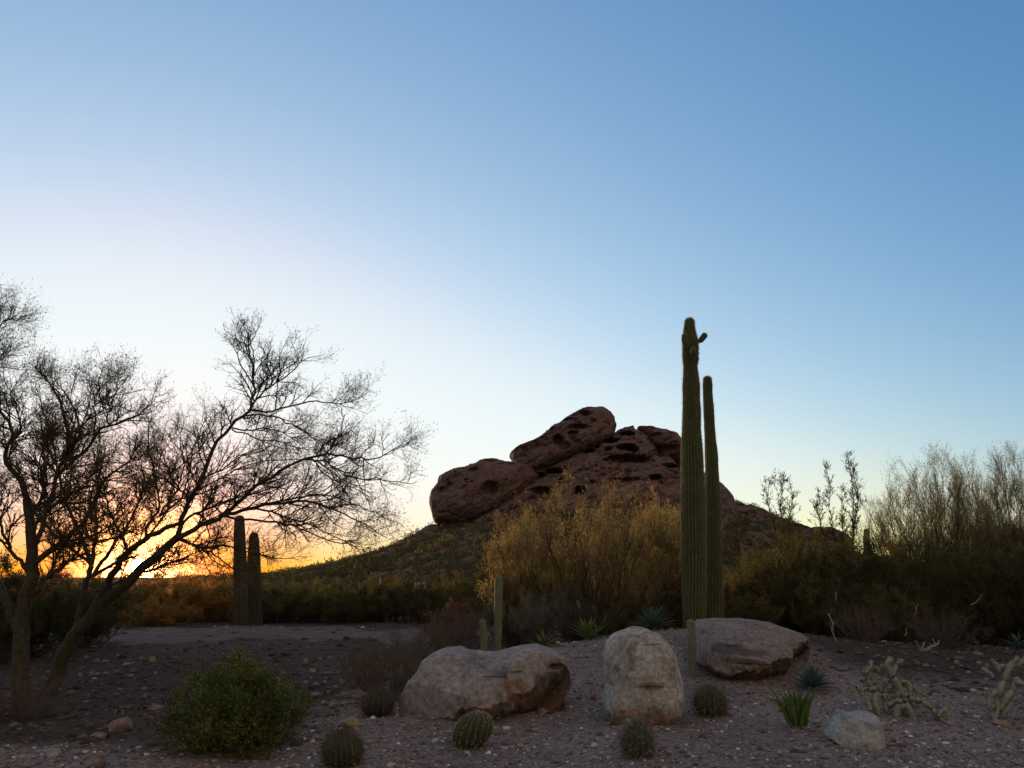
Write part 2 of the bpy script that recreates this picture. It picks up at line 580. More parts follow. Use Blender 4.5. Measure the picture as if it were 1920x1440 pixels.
M_SPINE = island_mat('cactus_spines', [(0.0, (0.22, 0.16, 0.08)), (0.6, (0.42, 0.32, 0.18)), (1.0, (0.62, 0.52, 0.34))])
M_DSPINE = island_mat('dark_spines', [(0.0, (0.05, 0.04, 0.03)), (0.6, (0.11, 0.085, 0.06)), (1.0, (0.24, 0.19, 0.13))])
M_GSPINE = island_mat('grey_spines', [(0.0, (0.10, 0.095, 0.07)), (0.6, (0.17, 0.16, 0.12)), (1.0, (0.36, 0.33, 0.26))])


def cactus_mat(name, c1, c2, sc=6):
    m, nt, out = new_mat(name)
    v = geovec(nt)
    n = noise(nt, sc, 6, 0.65, v)
    n2 = noise(nt, sc * 12, 4, 0.7, v)
    col = ramp(nt, n.outputs[0], [(0.35, c1), (0.65, c2)])
    col = mixc(nt, 1.0, col, ramp(nt, n2.outputs[0], [(0.35, (0.75, 0.75, 0.75)), (0.65, (1.2, 1.2, 1.2))]), 'MULTIPLY')
    b = nt.nodes.new('ShaderNodeBump'); b.inputs['Strength'].default_value = 0.4; b.inputs['Distance'].default_value = 0.01
    nt.links.new(n2.outputs[0], b.inputs['Height'])
    p = nt.nodes.new('ShaderNodeBsdfPrincipled')
    p.inputs['Roughness'].default_value = 0.7
    p.inputs['Specular IOR Level'].default_value = 0.3
    nt.links.new(col, p.inputs['Base Color']); nt.links.new(b.outputs[0], p.inputs['Normal'])
    nt.links.new(p.outputs[0], out.inputs[0])
    return m


M_CACT = cactus_mat('saguaro_skin', (0.050, 0.062, 0.020), (0.080, 0.095, 0.033))
M_CACT_D = cactus_mat('dark_cactus_skin', (0.032, 0.028, 0.015), (0.055, 0.048, 0.024))
M_COLUMN = cactus_mat('columnar_cactus_skin', (0.11, 0.12, 0.065), (0.17, 0.18, 0.10))
M_BARREL = cactus_mat('barrel_skin', (0.035, 0.045, 0.017), (0.055, 0.065, 0.025), 14)
M_AGAVE = cactus_mat('blue_green_leaf', (0.05, 0.10, 0.075), (0.085, 0.15, 0.115), 10)
M_AGAVE_G = cactus_mat('bright_green_leaf', (0.07, 0.115, 0.022), (0.12, 0.18, 0.04), 10)
M_CHOLLA = cactus_mat('cholla_skin', (0.25, 0.27, 0.18), (0.36, 0.385, 0.27), 16)
M_WOOD = bark_mat('weathered_post', (0.28, 0.20, 0.14), (0.42, 0.32, 0.24), 10)

# ------------------------------------------------------------------ terrain
def zf(x, y):
    x = np.asarray(x, float); y = np.asarray(y, float)
    z = 0.62 * np.exp(-(((x - 3.0) / 3.6) ** 2 + ((y - 14.2) / 3.0) ** 2))
    z = z + 0.30 * np.exp(-(((x - 8.0) / 4.5) ** 2 + ((y - 15.5) / 3.6) ** 2))
    z = z - 0.10 * np.exp(-(((x + 4.5) / 3.5) ** 2 + ((y - 13.0) / 3.0) ** 2))
    z = z + 0.10 * np.exp(-(((x + 8) / 9.0) ** 2 + ((y - 23) / 4.0) ** 2))
    q = np.stack([x, y, x * 0], -1)
    fade = np.exp(-np.hypot(x, y) / 60)
    z = z + (0.05 * fbm(q * 0.45, 3, 3) + 0.018 * fbm(q * 2.6, 9, 3)) * fade
    return z


def gp(px, py):
    """where the sight line through a pixel meets the ground"""
    d = ray(px, py)
    lo = 4.0
    t = np.linspace(4, 60, 1400) / d[1]
    pts = d[None] * t[:, None] + np.array([0, 0, CAMZ])
    below = pts[:, 2] < zf(pts[:, 0], pts[:, 1])
    k = int(np.argmax(below)) if below.any() else len(t) - 1
    p = pts[k]
    return np.array([p[0], p[1], float(zf(p[0], p[1]))])


def on(px, Y, py=1150):
    """ground point seen in column px at distance Y"""
    x = P(px, py, Y)[0]
    return np.array([x, Y, float(zf(x, Y))])


th = np.concatenate([np.linspace(-180, -46, 60), np.linspace(-45, 45, 420), np.linspace(46, 180, 60)])
th = th[:-1]
rr = np.concatenate([[0.3], np.geomspace(1.5, 6, 30), np.geomspace(6.04, 45, 420), np.geomspace(47, 6000, 60)])
TH, RR_ = np.meshgrid(np.radians(th), rr)
gx = RR_ * np.sin(TH); gy = RR_ * np.cos(TH)
gz = zf(gx, gy)
gv = np.stack([gx, gy, gz], -1).reshape(-1, 3)
nr, nc = TH.shape
ii = np.arange(nr * nc).reshape(nr, nc)
a = ii[:-1]; b = np.roll(ii, -1, 1)[:-1]; c = np.roll(ii, -1, 1)[1:]; d = ii[1:]
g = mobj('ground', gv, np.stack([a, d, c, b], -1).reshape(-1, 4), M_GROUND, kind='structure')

# path strip
xs = np.linspace(-30, 1.2, 260); tt = np.linspace(0, 1, 24)
q0 = np.stack([xs, xs * 0, xs * 0], -1)
near = 20.0 + 1.1 * fbm(q0 * 0.8, 41, 5) + np.maximum(0, xs + 3) * 0.9
far = 26.0 + 1.6 * fbm(q0 * 0.7, 47, 5)
near = np.minimum(near, far - 0.1)
PX = np.repeat(xs[:, None], 24, 1); PY = near[:, None] + (far - near)[:, None] * tt[None]
PZ = zf(PX, PY) + 0.015 - 0.03 * (np.abs(tt - 0.5)[None] > 0.49)
ii = np.arange(260 * 24).reshape(260, 24)
mobj('path', np.stack([PX, PY, PZ], -1).reshape(-1, 3),
     np.stack([ii[:-1, :-1], ii[1:, :-1], ii[1:, 1:], ii[:-1, 1:]], -1).reshape(-1, 4), M_PATH, kind='structure')

# hill
RIDGE = [(-900, 1079), (-300, 1081), (0, 1083), (300, 1083), (440, 1082), (520, 1074), (560, 1067), (600, 1060), (650, 1048), (700, 1036), (740, 1018),
         (770, 1000), (800, 986), (830, 976), (870, 962), (920, 955), (1000, 945), (1150, 930), (1300, 915), (1345, 915), (1372, 941), (1420, 951),
         (1465, 970), (1500, 984), (1560, 1003), (1600, 1028), (1640, 1056), (1700, 1072), (1790, 1070), (1850, 1034), (1880, 1012),
         (1920, 998), (2000, 990), (2400, 1000), (3200, 1075)]
YR = 118.0
rp = np.array([P(x_, y_, YR) for x_, y_ in RIDGE])
ru, rz_ = rp[:, 0] / YR, rp[:, 2]
us = np.linspace(ru[0], ru[-1], 620)
ys = np.concatenate([np.linspace(40, 118, 170), np.linspace(121, 260, 24)])
U, YY = np.meshgrid(us, ys)
top = np.interp(U, ru, rz_)
s = np.clip((YY - 42) / (YR - 42), 0, 1)
prof = s ** 1.05
prof = np.where(YY > YR, np.exp(-((YY - YR) / 60) ** 2), prof)
HX = U * YY
q = np.stack([HX, YY, HX * 0], -1)
amp = np.clip(top / 8, 0.05, 1.0) * np.clip((YY - 42) / 12, 0, 1) * (0.35 + 0.65 * (1 - s))
HZ = top * prof + amp * (1.3 * fbm(q * 0.12, 61, 4) + 0.55 * fbm(q * 0.5, 66, 4)) - 0.6 * (1 - np.clip((YY - 42) / 8, 0, 1)) - 0.9 * np.clip((YY - 160) / 60, 0, 1)
ii = np.arange(U.size).reshape(U.shape)
mobj('hill', np.stack([HX, YY, HZ], -1).reshape(-1, 3),
     np.stack([ii[:-1, :-1], ii[:-1, 1:], ii[1:, 1:], ii[1:, :-1]], -1).reshape(-1, 4), M_HILL, kind='structure')


def hill_z(x, y):
    u = np.asarray(x) / np.asarray(y)
    fu = np.clip((u - us[0]) / (us[1] - us[0]), 0, len(us) - 1.001)
    fy = np.clip((np.asarray(y) - 40) / (78 / 169), 0, 168.99)
    i0 = fu.astype(int); j0 = fy.astype(int)
    a_, b_ = fu - i0, fy - j0
    return (HZ[j0, i0] * (1 - a_) * (1 - b_) + HZ[j0, i0 + 1] * a_ * (1 - b_) +
            HZ[j0 + 1, i0] * (1 - a_) * b_ + HZ[j0 + 1, i0 + 1] * a_ * b_)


# ------------------------------------------------------------------ rocks shaped from an outline, with true thickness
def inflate(name, poly, Y, T, mat, parent=None, lean=0.3, holes=(), amp=0.05, fs=1.0, seed=0, NT=220, NR=70, pw=2.2, ridged=0.0, origin=None, shelf=None, stains=(), hs=1.0, facets=0, strata=0.0, pits=0.0):
    A = P(np.array([p[0] for p in poly]), np.array([p[1] for p in poly]), Y)[:, [0, 2]]
    # centroid
    x0, y0 = A[:, 0], A[:, 1]; x1, y1 = np.roll(x0, -1), np.roll(y0, -1)
    cr = x0 * y1 - x1 * y0
    ar = cr.sum() / 2
    cx = ((x0 + x1) * cr).sum() / (6 * ar); cz = ((y0 + y1) * cr).sum() / (6 * ar)
    th_ = np.linspace(0, 2 * math.pi, NT, endpoint=False)
    dx, dz = np.cos(th_), np.sin(th_)
    Rb = np.zeros(NT)
    for k in range(len(A)):
        ax, az = A[k] - (cx, cz)
        bx, bz = A[(k + 1) % len(A)] - (cx, cz)
        ex, ez = bx - ax, bz - az
        den = dx * ez - dz * ex
        den = np.where(np.abs(den) < 1e-9, 1e-9, den)
        t_ = (ax * ez - az * ex) / den
        w_ = (ax * dz - az * dx) / den
        ok = (t_ > 0) & (w_ >= -1e-6) & (w_ <= 1 + 1e-6)
        Rb = np.where(ok, np.maximum(Rb, t_), Rb)
    bad = Rb <= 0
    if bad.any():
        Rb[bad] = np.interp(th_[bad], th_[~bad], Rb[~bad], period=2 * math.pi)
    Rb = 0.5 * Rb + 0.25 * (np.roll(Rb, 1) + np.roll(Rb, -1))
    r = np.sin(np.linspace(0, math.pi / 2, NR)) ** 0.8
    r[-1] = 1.0
    rows = [(v, -1) for v in r] + [(v, 1) for v in r[::-1][1:]]
    V = []
    for v, sgn in rows:
        off = sgn * T * (1 - v ** pw) ** (1 / pw)
        x = cx + Rb * v * dx
        z = cz + Rb * v * dz
        V.append(np.stack([x, Y + off + lean * (z - cz), z], -1))
    V = np.stack(V)                                                     # rows, NT, 3
    if facets:
        rf = np.random.default_rng(seed + 500)
        mid = np.array([cx, Y, cz])
        for _ in range(facets):
            nn = norm(np.array([rf.normal(0, 0.7), -1.0, rf.normal(0.15, 0.7)]))
            vv = (V - mid)
            dd0 = vv @ nn
            lim = np.quantile(dd0[:NR], rf.uniform(0.80, 0.94))
            V = V - np.where(dd0 > lim, (dd0 - lim) * 0.97, 0)[..., None] * nn
    nd = V - np.array([cx, Y, cz]) - np.stack([np.zeros_like(V[..., 2]), lean * (V[..., 2] - cz), np.zeros_like(V[..., 2])], -1)
    size = Rb.mean()
    nd = norm(nd * np.array([1, (size / T) ** 2, 1]))
    n_ = fbm(V * fs / size * 1.6, seed, 5, 0.55)
    if ridged:
        n2 = 1 - np.abs(fbm(V * fs / size * 0.9 + 7, seed + 5, 3, 0.5)) * 2
        n_ = n_ * (1 - ridged) + ridged * n2
    V = V + nd * (n_ * amp * size)[..., None]
    front = (np.arange(len(rows)) < NR)[:, None]
    if strata:                                                          # tilted beds weathered into ledges
        ca_, sa_ = math.cos(0.55), math.sin(0.55)
        al_ = V[..., 0] * ca_ + V[..., 2] * sa_; ac_ = -V[..., 0] * sa_ + V[..., 2] * ca_
        q_ = np.stack([al_ / 6.0, V[..., 1] / 6.0, ac_ / 1.3], -1)
        f_ = fbm(q_, seed + 61, 4, 0.55)
        st0 = np.floor(f_ * 3) + np.clip((f_ * 3 - np.floor(f_ * 3)) * 2.5, 0, 1)
        V[..., 1] += np.where(front, strata * (st0 / 3), 0)
    if pits:
        f_ = fbm(V / np.array([1.5, 1.5, 0.8]), seed + 71, 3, 0.5)
        V[..., 1] += np.where(front, pits * np.clip((f_ - 0.45) * 4, 0, 1), 0)
    if shelf is not None:                                               # broken face that recedes below an edge line
        L_ = P(np.array([q[0] for q in shelf[0]]), np.array([q[1] for q in shelf[0]]), Y - T * 0.7)
        ze = np.interp(V[..., 0], L_[:, 0], L_[:, 2]) + 0.05 * fbm(V * np.array([6, 6, 0]), seed + 3, 4)
        V[..., 1] += np.where(front, np.clip(ze - V[..., 2], 0, 9) * shelf[1], 0)
    for (hx, hy, rx, ry, dep) in holes:
        hc = P(hx, hy, Y)
        k = Y / FPX
        wn = 0.35 * fbm(V / (k * 14), seed + 31, 3)
        g_ = 1 - ((V[..., 0] - hc[0]) / (rx * k)) ** 2 - ((V[..., 2] - hc[2]) / (ry * k)) ** 2 + wn
        V[..., 1] += np.where(front, hs * dep * np.clip(g_ * 1.1, 0, 1), 0)
    ii = np.arange(V.shape[0] * NT).reshape(V.shape[0], NT)
    F = np.stack([ii[:-1], np.roll(ii, -1, 1)[:-1], np.roll(ii, -1, 1)[1:], ii[1:]], -1).reshape(-1, 4)
    VV = V.reshape(-1, 3)
    st_ = np.zeros((len(VV), 4), np.float32); st_[:, 3] = 1
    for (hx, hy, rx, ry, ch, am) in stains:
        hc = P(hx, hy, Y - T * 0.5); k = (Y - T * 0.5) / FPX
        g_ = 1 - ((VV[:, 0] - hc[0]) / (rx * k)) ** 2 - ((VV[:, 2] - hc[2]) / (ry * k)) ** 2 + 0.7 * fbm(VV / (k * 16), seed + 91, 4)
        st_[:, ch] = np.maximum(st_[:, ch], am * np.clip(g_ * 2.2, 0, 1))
    if origin is not None:
        VV = VV - np.asarray(origin)
    elif parent is not None:
        VV = VV - np.array(parent.location)
    o = mobj(name, VV, F, mat, parent)
    ca = o.data.color_attributes.new('stain', 'FLOAT_COLOR', 'POINT')
    ca.data.foreach_set('color', st_.ravel())
    if origin is not None:
        o.location = [float(v) for v in origin]
    return o


def zm(pts, ox=780, oy=740, s=4.174):
    return [(ox + x / s, oy + y / s) for x, y in pts]


B0 = P(1080, 1000, 112)
butte = empty('sandstone_butte', B0, 'big red sandstone butte full of hollows standing behind the golden bush', 'rock formation')
inflate('rock_lobe', zm([(190, 640), (280, 595), (470, 545), (505, 520), (560, 503), (620, 503), (690, 528), (760, 528), (900, 560), (960, 640), (900, 760),
                         (760, 860), (640, 960), (480, 1020), (350, 1030), (200, 1030), (150, 1010), (130, 930), (110, 860), (118, 800), (135, 750), (180, 700)]),
        104, 6.0, M_SAND, butte, 0.15, hs=0.8, holes=[(848, 915, 8, 5, 1.2), (835, 927, 12, 9, 1.2), (878, 908, 4, 3, .8), (890, 888, 14, 4, .7), (918, 870, 13, 6, 1.1), (920, 925, 16, 14, 2.2)], amp=0.03, fs=2.6, seed=11, NT=340, NR=130, pw=2.6, strata=0.4, pits=0.3)
inflate('rock_lobe', zm([(752, 520), (735, 480), (745, 455), (770, 432), (900, 380), (1000, 318), (1022, 290), (1150, 205), (1280, 118), (1330, 100), (1400, 95),
                         (1480, 96), (1525, 125), (1555, 180), (1574, 240), (1540, 330), (1440, 400), (1300, 470), (1150, 540), (1000, 620), (860, 670), (780, 620), (760, 560)]),
        108, 5.0, M_SAND, butte, 0.25, hs=0.8, holes=[(1094, 782, 12, 8, 2.0), (1034, 812, 9, 6, 1.8), (1066, 794, 12, 4, 1.2), (1070, 822, 11, 5, 1.6), (1043, 836, 10, 12, 2.2), (1082, 810, 26, 6, 1.6),
                                          (974, 850, 14, 6, 1.4), (1000, 838, 7, 4, .8), (1108, 798, 6, 4, .8), (1055, 848, 14, 9, 1.5)], amp=0.03, fs=3.0, seed=23, NT=360, NR=140, pw=2.8, strata=0.5, pits=0.35)
inflate('rock_slab', [(862, 1040), (872, 990), (915, 940), (950, 908), (1000, 884), (1045, 862), (1080, 842), (1120, 816), (1150, 801), (1163, 797), (1173, 789), (1185, 782),
                      (1197, 781), (1206, 789), (1216, 801), (1240, 843), (1275, 868), (1320, 886), (1345, 900), (1372, 941), (1376, 980), (1330, 1050), (1100, 1075), (950, 1070)],
        106, 9.0, M_SAND, butte, 0.55, hs=0.95, holes=
        [(1142, 829, 20, 7, 4.5), (1170, 846, 22, 9, 5.0), (1104, 848, 13, 7, 3.2), (1177, 814, 16, 6, 3.0), (1077, 851, 10, 4, 2.0), (1061, 858, 8, 3, 1.6), (1175, 869, 52, 10, 3.6),
         (1196, 792, 12, 8, 2.0), (1120, 837, 7, 4, 1.2), (1040, 889, 20, 7, 3.5), (1012, 896, 14, 6, 2.4), (1015, 930, 26, 9, 3.0), (1138, 846, 4, 3, 1.2), (1190, 783, 8, 3, 1.0),
         (1215, 906, 14, 6, 3.0), (1080, 930, 12, 10, 2.5), (1160, 910, 30, 5, 1.5), (1250, 880, 22, 6, 2.0), (1235, 855, 14, 5, 1.6)], amp=0.03, fs=3.6, seed=35, NT=460, NR=190, pw=2.6, strata=0.6, pits=0.45)
inflate('rock_lobe', [(1196, 800), (1212, 799), (1224, 802), (1246, 804), (1264, 814), (1276, 826), (1284, 845), (1300, 866), (1290, 885), (1262, 872), (1238, 862), (1215, 835)],
        111, 4.0, M_SAND, butte, 0.2, [(1240, 848, 30, 8, 1.5), (1225, 822, 12, 6, 1.0)], 0.04, 1.6, 47, strata=0.6, pits=0.5)
inflate('rock_lobe', [(1326, 898), (1348, 902), (1362, 916), (1374, 936), (1372, 954), (1340, 960), (1310, 940)], 110, 3.0, M_SAND, butte, 0.2, [], 0.05, 1.2, 52, 120, 40)
inflate('rock_ledge', [(1340, 950), (1380, 944), (1430, 958), (1480, 982), (1530, 1000), (1560, 1020), (1480, 1022), (1400, 1012), (1340, 1000)], 100, 5.0, M_SAND, butte, 0.9,
        [(1400, 1004, 60, 7, 1.2), (1470, 995, 6, 14, .8)], 0.06, 2.2, 58, strata=1.2, pits=0.6)
inflate('rock_lobe', [(1512, 992), (1530, 988), (1556, 989), (1578, 998), (1591, 1010), (1594, 1022), (1560, 1032), (1520, 1018)], 106, 3.0, M_SAND, butte, 0.2, [], 0.05, 1.3, 63, 120, 40)
inflate('rock_lobe', [(778, 1004), (792, 992), (806, 984), (826, 982), (842, 992), (830, 1010), (800, 1016)], 105, 2.5, M_SAND, butte, 0.3, [], 0.05, 1.3, 64, 120, 40)
inflate('rock_slab', [(876, 1010), (884, 985), (905, 965), (930, 960), (960, 990), (950, 1040), (900, 1050)], 97, 3.0, M_SAND, butte, 0.8, [], 0.06, 1.3, 69, 120, 40)

# hillside scrub: too many to count
rng = np.random.default_rng(5)
N = 8500
hy_ = rng.uniform(46, 119, N) ; hu = rng.uniform(-0.42, 0.62, N)
hx_ = hu * hy_
keep = vnoise(np.stack([hx_, hy_, hx_ * 0], -1) * 0.12, 77) > -0.95
hx_, hy_ = hx_[keep], hy_[keep]
hz_ = hill_z(hx_, hy_)
n = len(hx_); m_ = 42
sz = rng.lognormal(math.log(0.42), 0.5, n).clip(0.15, 1.5)
sz = np.where(hy_ > 108, sz * 0.6, sz)
Cc = np.repeat(np.stack([hx_, hy_, hz_], -1), m_, 0)
dd = norm(rng.normal(size=(n * m_, 3))) * (rng.random((n * m_, 1)) ** 0.4)
dd[:, 2] = np.abs(dd[:, 2])
S = np.repeat(sz, m_)[:, None]
Lv, Lf = leaf_arrays(Cc + dd * S * np.array([1, 1, 0.75]), dd + rng.normal(size=dd.shape) * 0.5, 0.22 * S[:, 0] + 0.10, 0.10 * S[:, 0] + 0.04, rng)
mobj('hillside_scrub', Lv, Lf, M_L_HILL, smooth=False, kind='stuff')

# pebbles
PHI = (1 + 5 ** 0.5) / 2
ICO = norm(np.array([(-1, PHI, 0), (1, PHI, 0), (-1, -PHI, 0), (1, -PHI, 0), (0, -1, PHI), (0, 1, PHI), (0, -1, -PHI), (0, 1, -PHI), (PHI, 0, -1), (PHI, 0, 1), (-PHI, 0, -1), (-PHI, 0, 1)], float))
ICF = np.array([(0, 11, 5), (0, 5, 1), (0, 1, 7), (0, 7, 10), (0, 10, 11), (1, 5, 9), (5, 11, 4), (11, 10, 2), (10, 7, 6), (7, 1, 8), (3, 9, 4), (3, 4, 2), (3, 2, 6), (3, 6, 8), (3, 8, 9), (4, 9, 5), (2, 4, 11), (6, 2, 10), (8, 6, 7), (9, 8, 1)])
N = 42000
py_ = 6.2 * (30 / 6.2) ** (rng.random(N) ** 1.15)
px_ = rng.uniform(-0.78, 0.78, N) * py_
r_ = rng.lognormal(math.log(0.0095), 0.55, N).clip(0.004, 0.05) * (0.75 + py_ / 22)
soil_z = ((px_ < -2.2) & (py_ > 8.2)) | ((px_ > 4.6) & (py_ > 11))
on_path = (px_ < 1.0) & (py_ > 17.5)
kp = ~soil_z & ~(on_path & (rng.random(N) < 0.35))
px_, py_, r_ = px_[kp], py_[kp], r_[kp]; N = len(px_)
pv = ICO[None] * rng.uniform(0.6, 1.25, (N, 12, 1)) * np.array([1, 1, 0.65]) * r_[:, None, None]
pv = pv + np.stack([px_, py_, zf(px_, py_) + r_ * 0.2], -1)[:, None, :]
pf = (ICF[None] + (np.arange(N) * 12)[:, None, None]).reshape(-1, 3)
mobj('gravel', pv.reshape(-1, 3), pf, M_PEB, smooth=False, kind='stuff')

N = 12000
py_ = 8.2 * (27 / 8.2) ** rng.random(N); px_ = rng.uniform(-0.78, 0.78, N) * py_
kp = (((px_ < -2.0 + rng.normal(0, .3, N)) & ((py_ < 19.6) | (rng.random(N) < 0.45))) | ((px_ > 4.4 + rng.normal(0, .3, N)) & (py_ > 10.6)))
px_, py_ = px_[kp], py_[kp]; N = len(px_)
r_ = rng.lognormal(math.log(0.017), 0.6, N).clip(0.006, 0.07) * (0.75 + py_ / 22)
pv = ICO[None] * rng.uniform(0.6, 1.3, (N, 12, 1)) * np.array([1.1, 1, 0.55]) * r_[:, None, None]
pv = pv + np.stack([px_, py_, zf(px_, py_) + r_ * 0.1], -1)[:, None, :]
pf = (ICF[None] + (np.arange(N) * 12)[:, None, None]).reshape(-1, 3)
mobj('rubble', pv.reshape(-1, 3), pf, M_RUB, smooth=False, kind='stuff')

# dry leaf litter and twig scraps on the ground
N = 5000
ly = 6.5 * (24 / 6.5) ** rng.random(N); lx = rng.uniform(-0.75, 0.75, N) * ly
dv = rng.normal(size=(N, 3)); dv[:, 2] *= 0.25
lv_, lf_ = leaf_arrays(np.stack([lx, ly, zf(lx, ly) + 0.012], -1), dv, rng.uniform(0.03, 0.12, N), rng.uniform(0.004, 0.014, N), rng)
mobj('leaf_litter', lv_, lf_, island_mat('dry_litter', [(0, (0.06, 0.04, 0.03)), (0.6, (0.12, 0.09, 0.06)), (1, (0.30, 0.25, 0.18))]), smooth=False, kind='stuff')

# ------------------------------------------------------------------ boulders
def boulder(label, poly, base, T, mat, lean, **k):
    b_ = gp(*base)
    o = inflate('boulder', poly, b_[1] + T * 0.9, T, mat, None, lean, origin=b_, **k)
    return tag(o, label, 'boulder')


boulder('long low grey granite boulder with a crack across its top, left of the upright boulder',
        [(748, 1345), (748, 1318), (757, 1300), (765, 1278), (780, 1262), (790, 1242), (812, 1226), (835, 1218), (858, 1217), (876, 1224), (905, 1226), (940, 1224), (975, 1216), (1010, 1212), (1035, 1222),
         (1052, 1236), (1068, 1262), (1073, 1284), (1062, 1305), (1045, 1328), (1000, 1344), (940, 1348), (900, 1360), (850, 1375), (800, 1378), (765, 1368)],
        (880, 1356), 0.75, M_BOULD, 0.75, amp=0.035, fs=1.6, seed=101, facets=9, ridged=0.25,
        holes=[(946, 1250, 5, 12, .07), (925, 1260, 20, 2.2, .03), (968, 1254, 10, 2.2, .04), (1040, 1252, 16, 7, .10), (1062, 1310, 16, 16, .14)], NT=400, NR=170, hs=1.3,
        shelf=([(740, 1372), (830, 1352), (870, 1330), (930, 1318), (985, 1296), (1040, 1262), (1080, 1250)], 1.5), stains=[(1010, 1315, 80, 40, 0, 1.0), (900, 1320, 60, 16, 0, .5), (1040, 1250, 26, 8, 0, .8)])
boulder('tall upright lichen spotted grey boulder in the middle of the mound',
        [(1132, 1300), (1140, 1282), (1134, 1262), (1134, 1230), (1142, 1206), (1160, 1188), (1184, 1179), (1212, 1179), (1238, 1190), (1256, 1210), (1268, 1240), (1277, 1278), (1278, 1312), (1268, 1340),
         (1245, 1362), (1200, 1372), (1160, 1366), (1136, 1345), (1129, 1322)],
        (1195, 1360), 0.45, M_BOULD2, 0.35, amp=0.04, fs=1.7, seed=131, ridged=0.35, pw=2.8,
        holes=[(1210, 1280, 22, 4, .05), (1150, 1266, 10, 20, .07), (1174, 1232, 4, 24, .04), (1215, 1207, 26, 2.5, .03), (1254, 1240, 3, 22, .03)], NT=400, NR=170,
        shelf=([(1125, 1300), (1160, 1285), (1190, 1262), (1225, 1290), (1280, 1300)], 0.10), stains=[(1200, 1345, 60, 22, 0, .9), (1212, 1282, 26, 8, 0, .8)])
boulder('wide flat topped boulder with rust coloured broken front, right of the tall saguaros',
        [(1300, 1240), (1302, 1205), (1314, 1178), (1335, 1168), (1370, 1165), (1420, 1166), (1458, 1172), (1495, 1184), (1522, 1206), (1530, 1228), (1524, 1252), (1490, 1276), (1440, 1290), (1400, 1296),
         (1370, 1288), (1345, 1272), (1318, 1258)],
        (1410, 1284), 1.15, M_BOULD3, 1.25, amp=0.045, fs=1.8, seed=151, facets=14, ridged=0.4, pw=3.0,
        holes=[(1372, 1232, 34, 3, .06), (1348, 1206, 20, 6, .05), (1330, 1262, 24, 5, .12)], NT=400, NR=170,
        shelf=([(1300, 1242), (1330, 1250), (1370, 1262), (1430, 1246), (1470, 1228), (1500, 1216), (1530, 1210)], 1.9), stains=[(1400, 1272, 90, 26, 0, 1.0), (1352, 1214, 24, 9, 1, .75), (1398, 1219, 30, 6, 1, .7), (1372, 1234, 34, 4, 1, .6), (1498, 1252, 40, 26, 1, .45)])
boulder('small angular whitish quartz boulder in front of the cholla cactus',
        [(1548, 1380), (1556, 1368), (1572, 1350), (1585, 1338), (1605, 1342), (1625, 1337), (1643, 1340), (1650, 1352), (1649, 1385), (1646, 1408), (1630, 1415), (1600, 1402), (1570, 1396)],
        (1605, 1404), 0.2, M_WHITE, 0.7, amp=0.07, fs=1.5, seed=171, facets=10, ridged=0.5, pw=3.2, NT=140, NR=50)


def stone_at(px, py, wpx, hpx, mat, label, seed, group=None, sq=0.9, name='stone'):
    b_ = gp(px, py)
    k = b_[1] / FPX
    rx = wpx * k / 2; rz = hpx * k * 0.75; ry = rx * sq
    nt_, nr_ = 22, 14
    t_ = np.linspace(0, 2 * math.pi, nt_, endpoint=False); f_ = np.linspace(0, math.pi, nr_)
    FF, TT = np.meshgrid(f_, t_, indexing='ij')
    v = np.stack([np.sin(FF) * np.cos(TT), np.sin(FF) * np.sin(TT), np.cos(FF)], -1)
    rs = np.random.default_rng(seed)
    for _ in range(9):                                   # flat broken faces
        nn = norm(rs.normal(size=3)); lim = rs.uniform(0.62, 0.88)
        dd_ = (v @ nn)
        v = v - np.where(dd_ > lim, dd_ - lim, 0)[..., None] * nn
    v = v * (1 + 0.10 * fbm(v * 1.9, seed, 3))[..., None]
    v = v * np.array([rx, ry, rz]) + np.array([0, ry * 0.5, rz * 0.35])
    ii = np.arange(nt_ * nr_).reshape(nr_, nt_)
    F = np.stack([ii[:-1], ii[1:], np.roll(ii, -1, 1)[1:], np.roll(ii, -1, 1)[:-1]], -1).reshape(-1, 4)
    o = mobj(name, v.reshape(-1, 3), F, mat, smooth=False)
    o.location = [float(q) for q in b_]
    o.rotation_euler = (0, 0, float(rs.uniform(-0.5, 0.5)))
    return tag(o, label, 'stone', group)


stone_at(95, 1421, 26, 16, M_WHITE, 'rounded white stone alone on dark soil near the bottom left corner', 1)
stone_at(41, 1424, 12, 8, M_WHITE, 'tiny white stone just left of the rounded white stone', 2)
stone_at(0, 1420, 16, 12, M_WHITE, 'pale stone cut by the left edge of the picture', 3)
stone_at(218, 1372, 46, 24, M_COB, 'brown flat stone left of the green bush', 4)
stone_at(182, 1390, 30, 14, M_COB, 'low dark stone touching the front of the brown flat stone', 5)
stone_at(290, 1333, 26, 12, M_COB, 'small grey stone at the left edge of the green bush', 6)
stone_at(172, 1440, 34, 14, M_COB, 'dark stone half cut by the bottom edge on the left', 7)
stone_at(655, 1365, 34, 16, M_YELL, 'flat ochre stone behind the frontmost left barrel cactus', 8)
stone_at(1880, 1362, 30, 9, M_YELL, 'flat yellowish stone under the grey cholla at the right edge', 9)
stone_at(872, 1416, 16, 7, M_WHITE, 'small pale stone in front of the striped barrel cactus', 10)
stone_at(1362, 1365, 9, 6, M_WHITE, 'tiny white stone on open gravel below the round barrel cactus', 11)
stone_at(1825, 1300, 12, 7, M_WHITE, 'tiny pale stone right of the cholla cactus', 12)
stone_at(1750, 1330, 14, 8, M_COB, 'small brown stone under the drooping arm of the cholla', 14)
stone_at(1060, 1332, 16, 10, M_COB, 'loose stone broken off at the right foot of the long boulder', 15)
stone_at(1018, 1338, 22, 9, M_BOULD3, 'reddish slab of stone under the broken edge of the long boulder', 16)
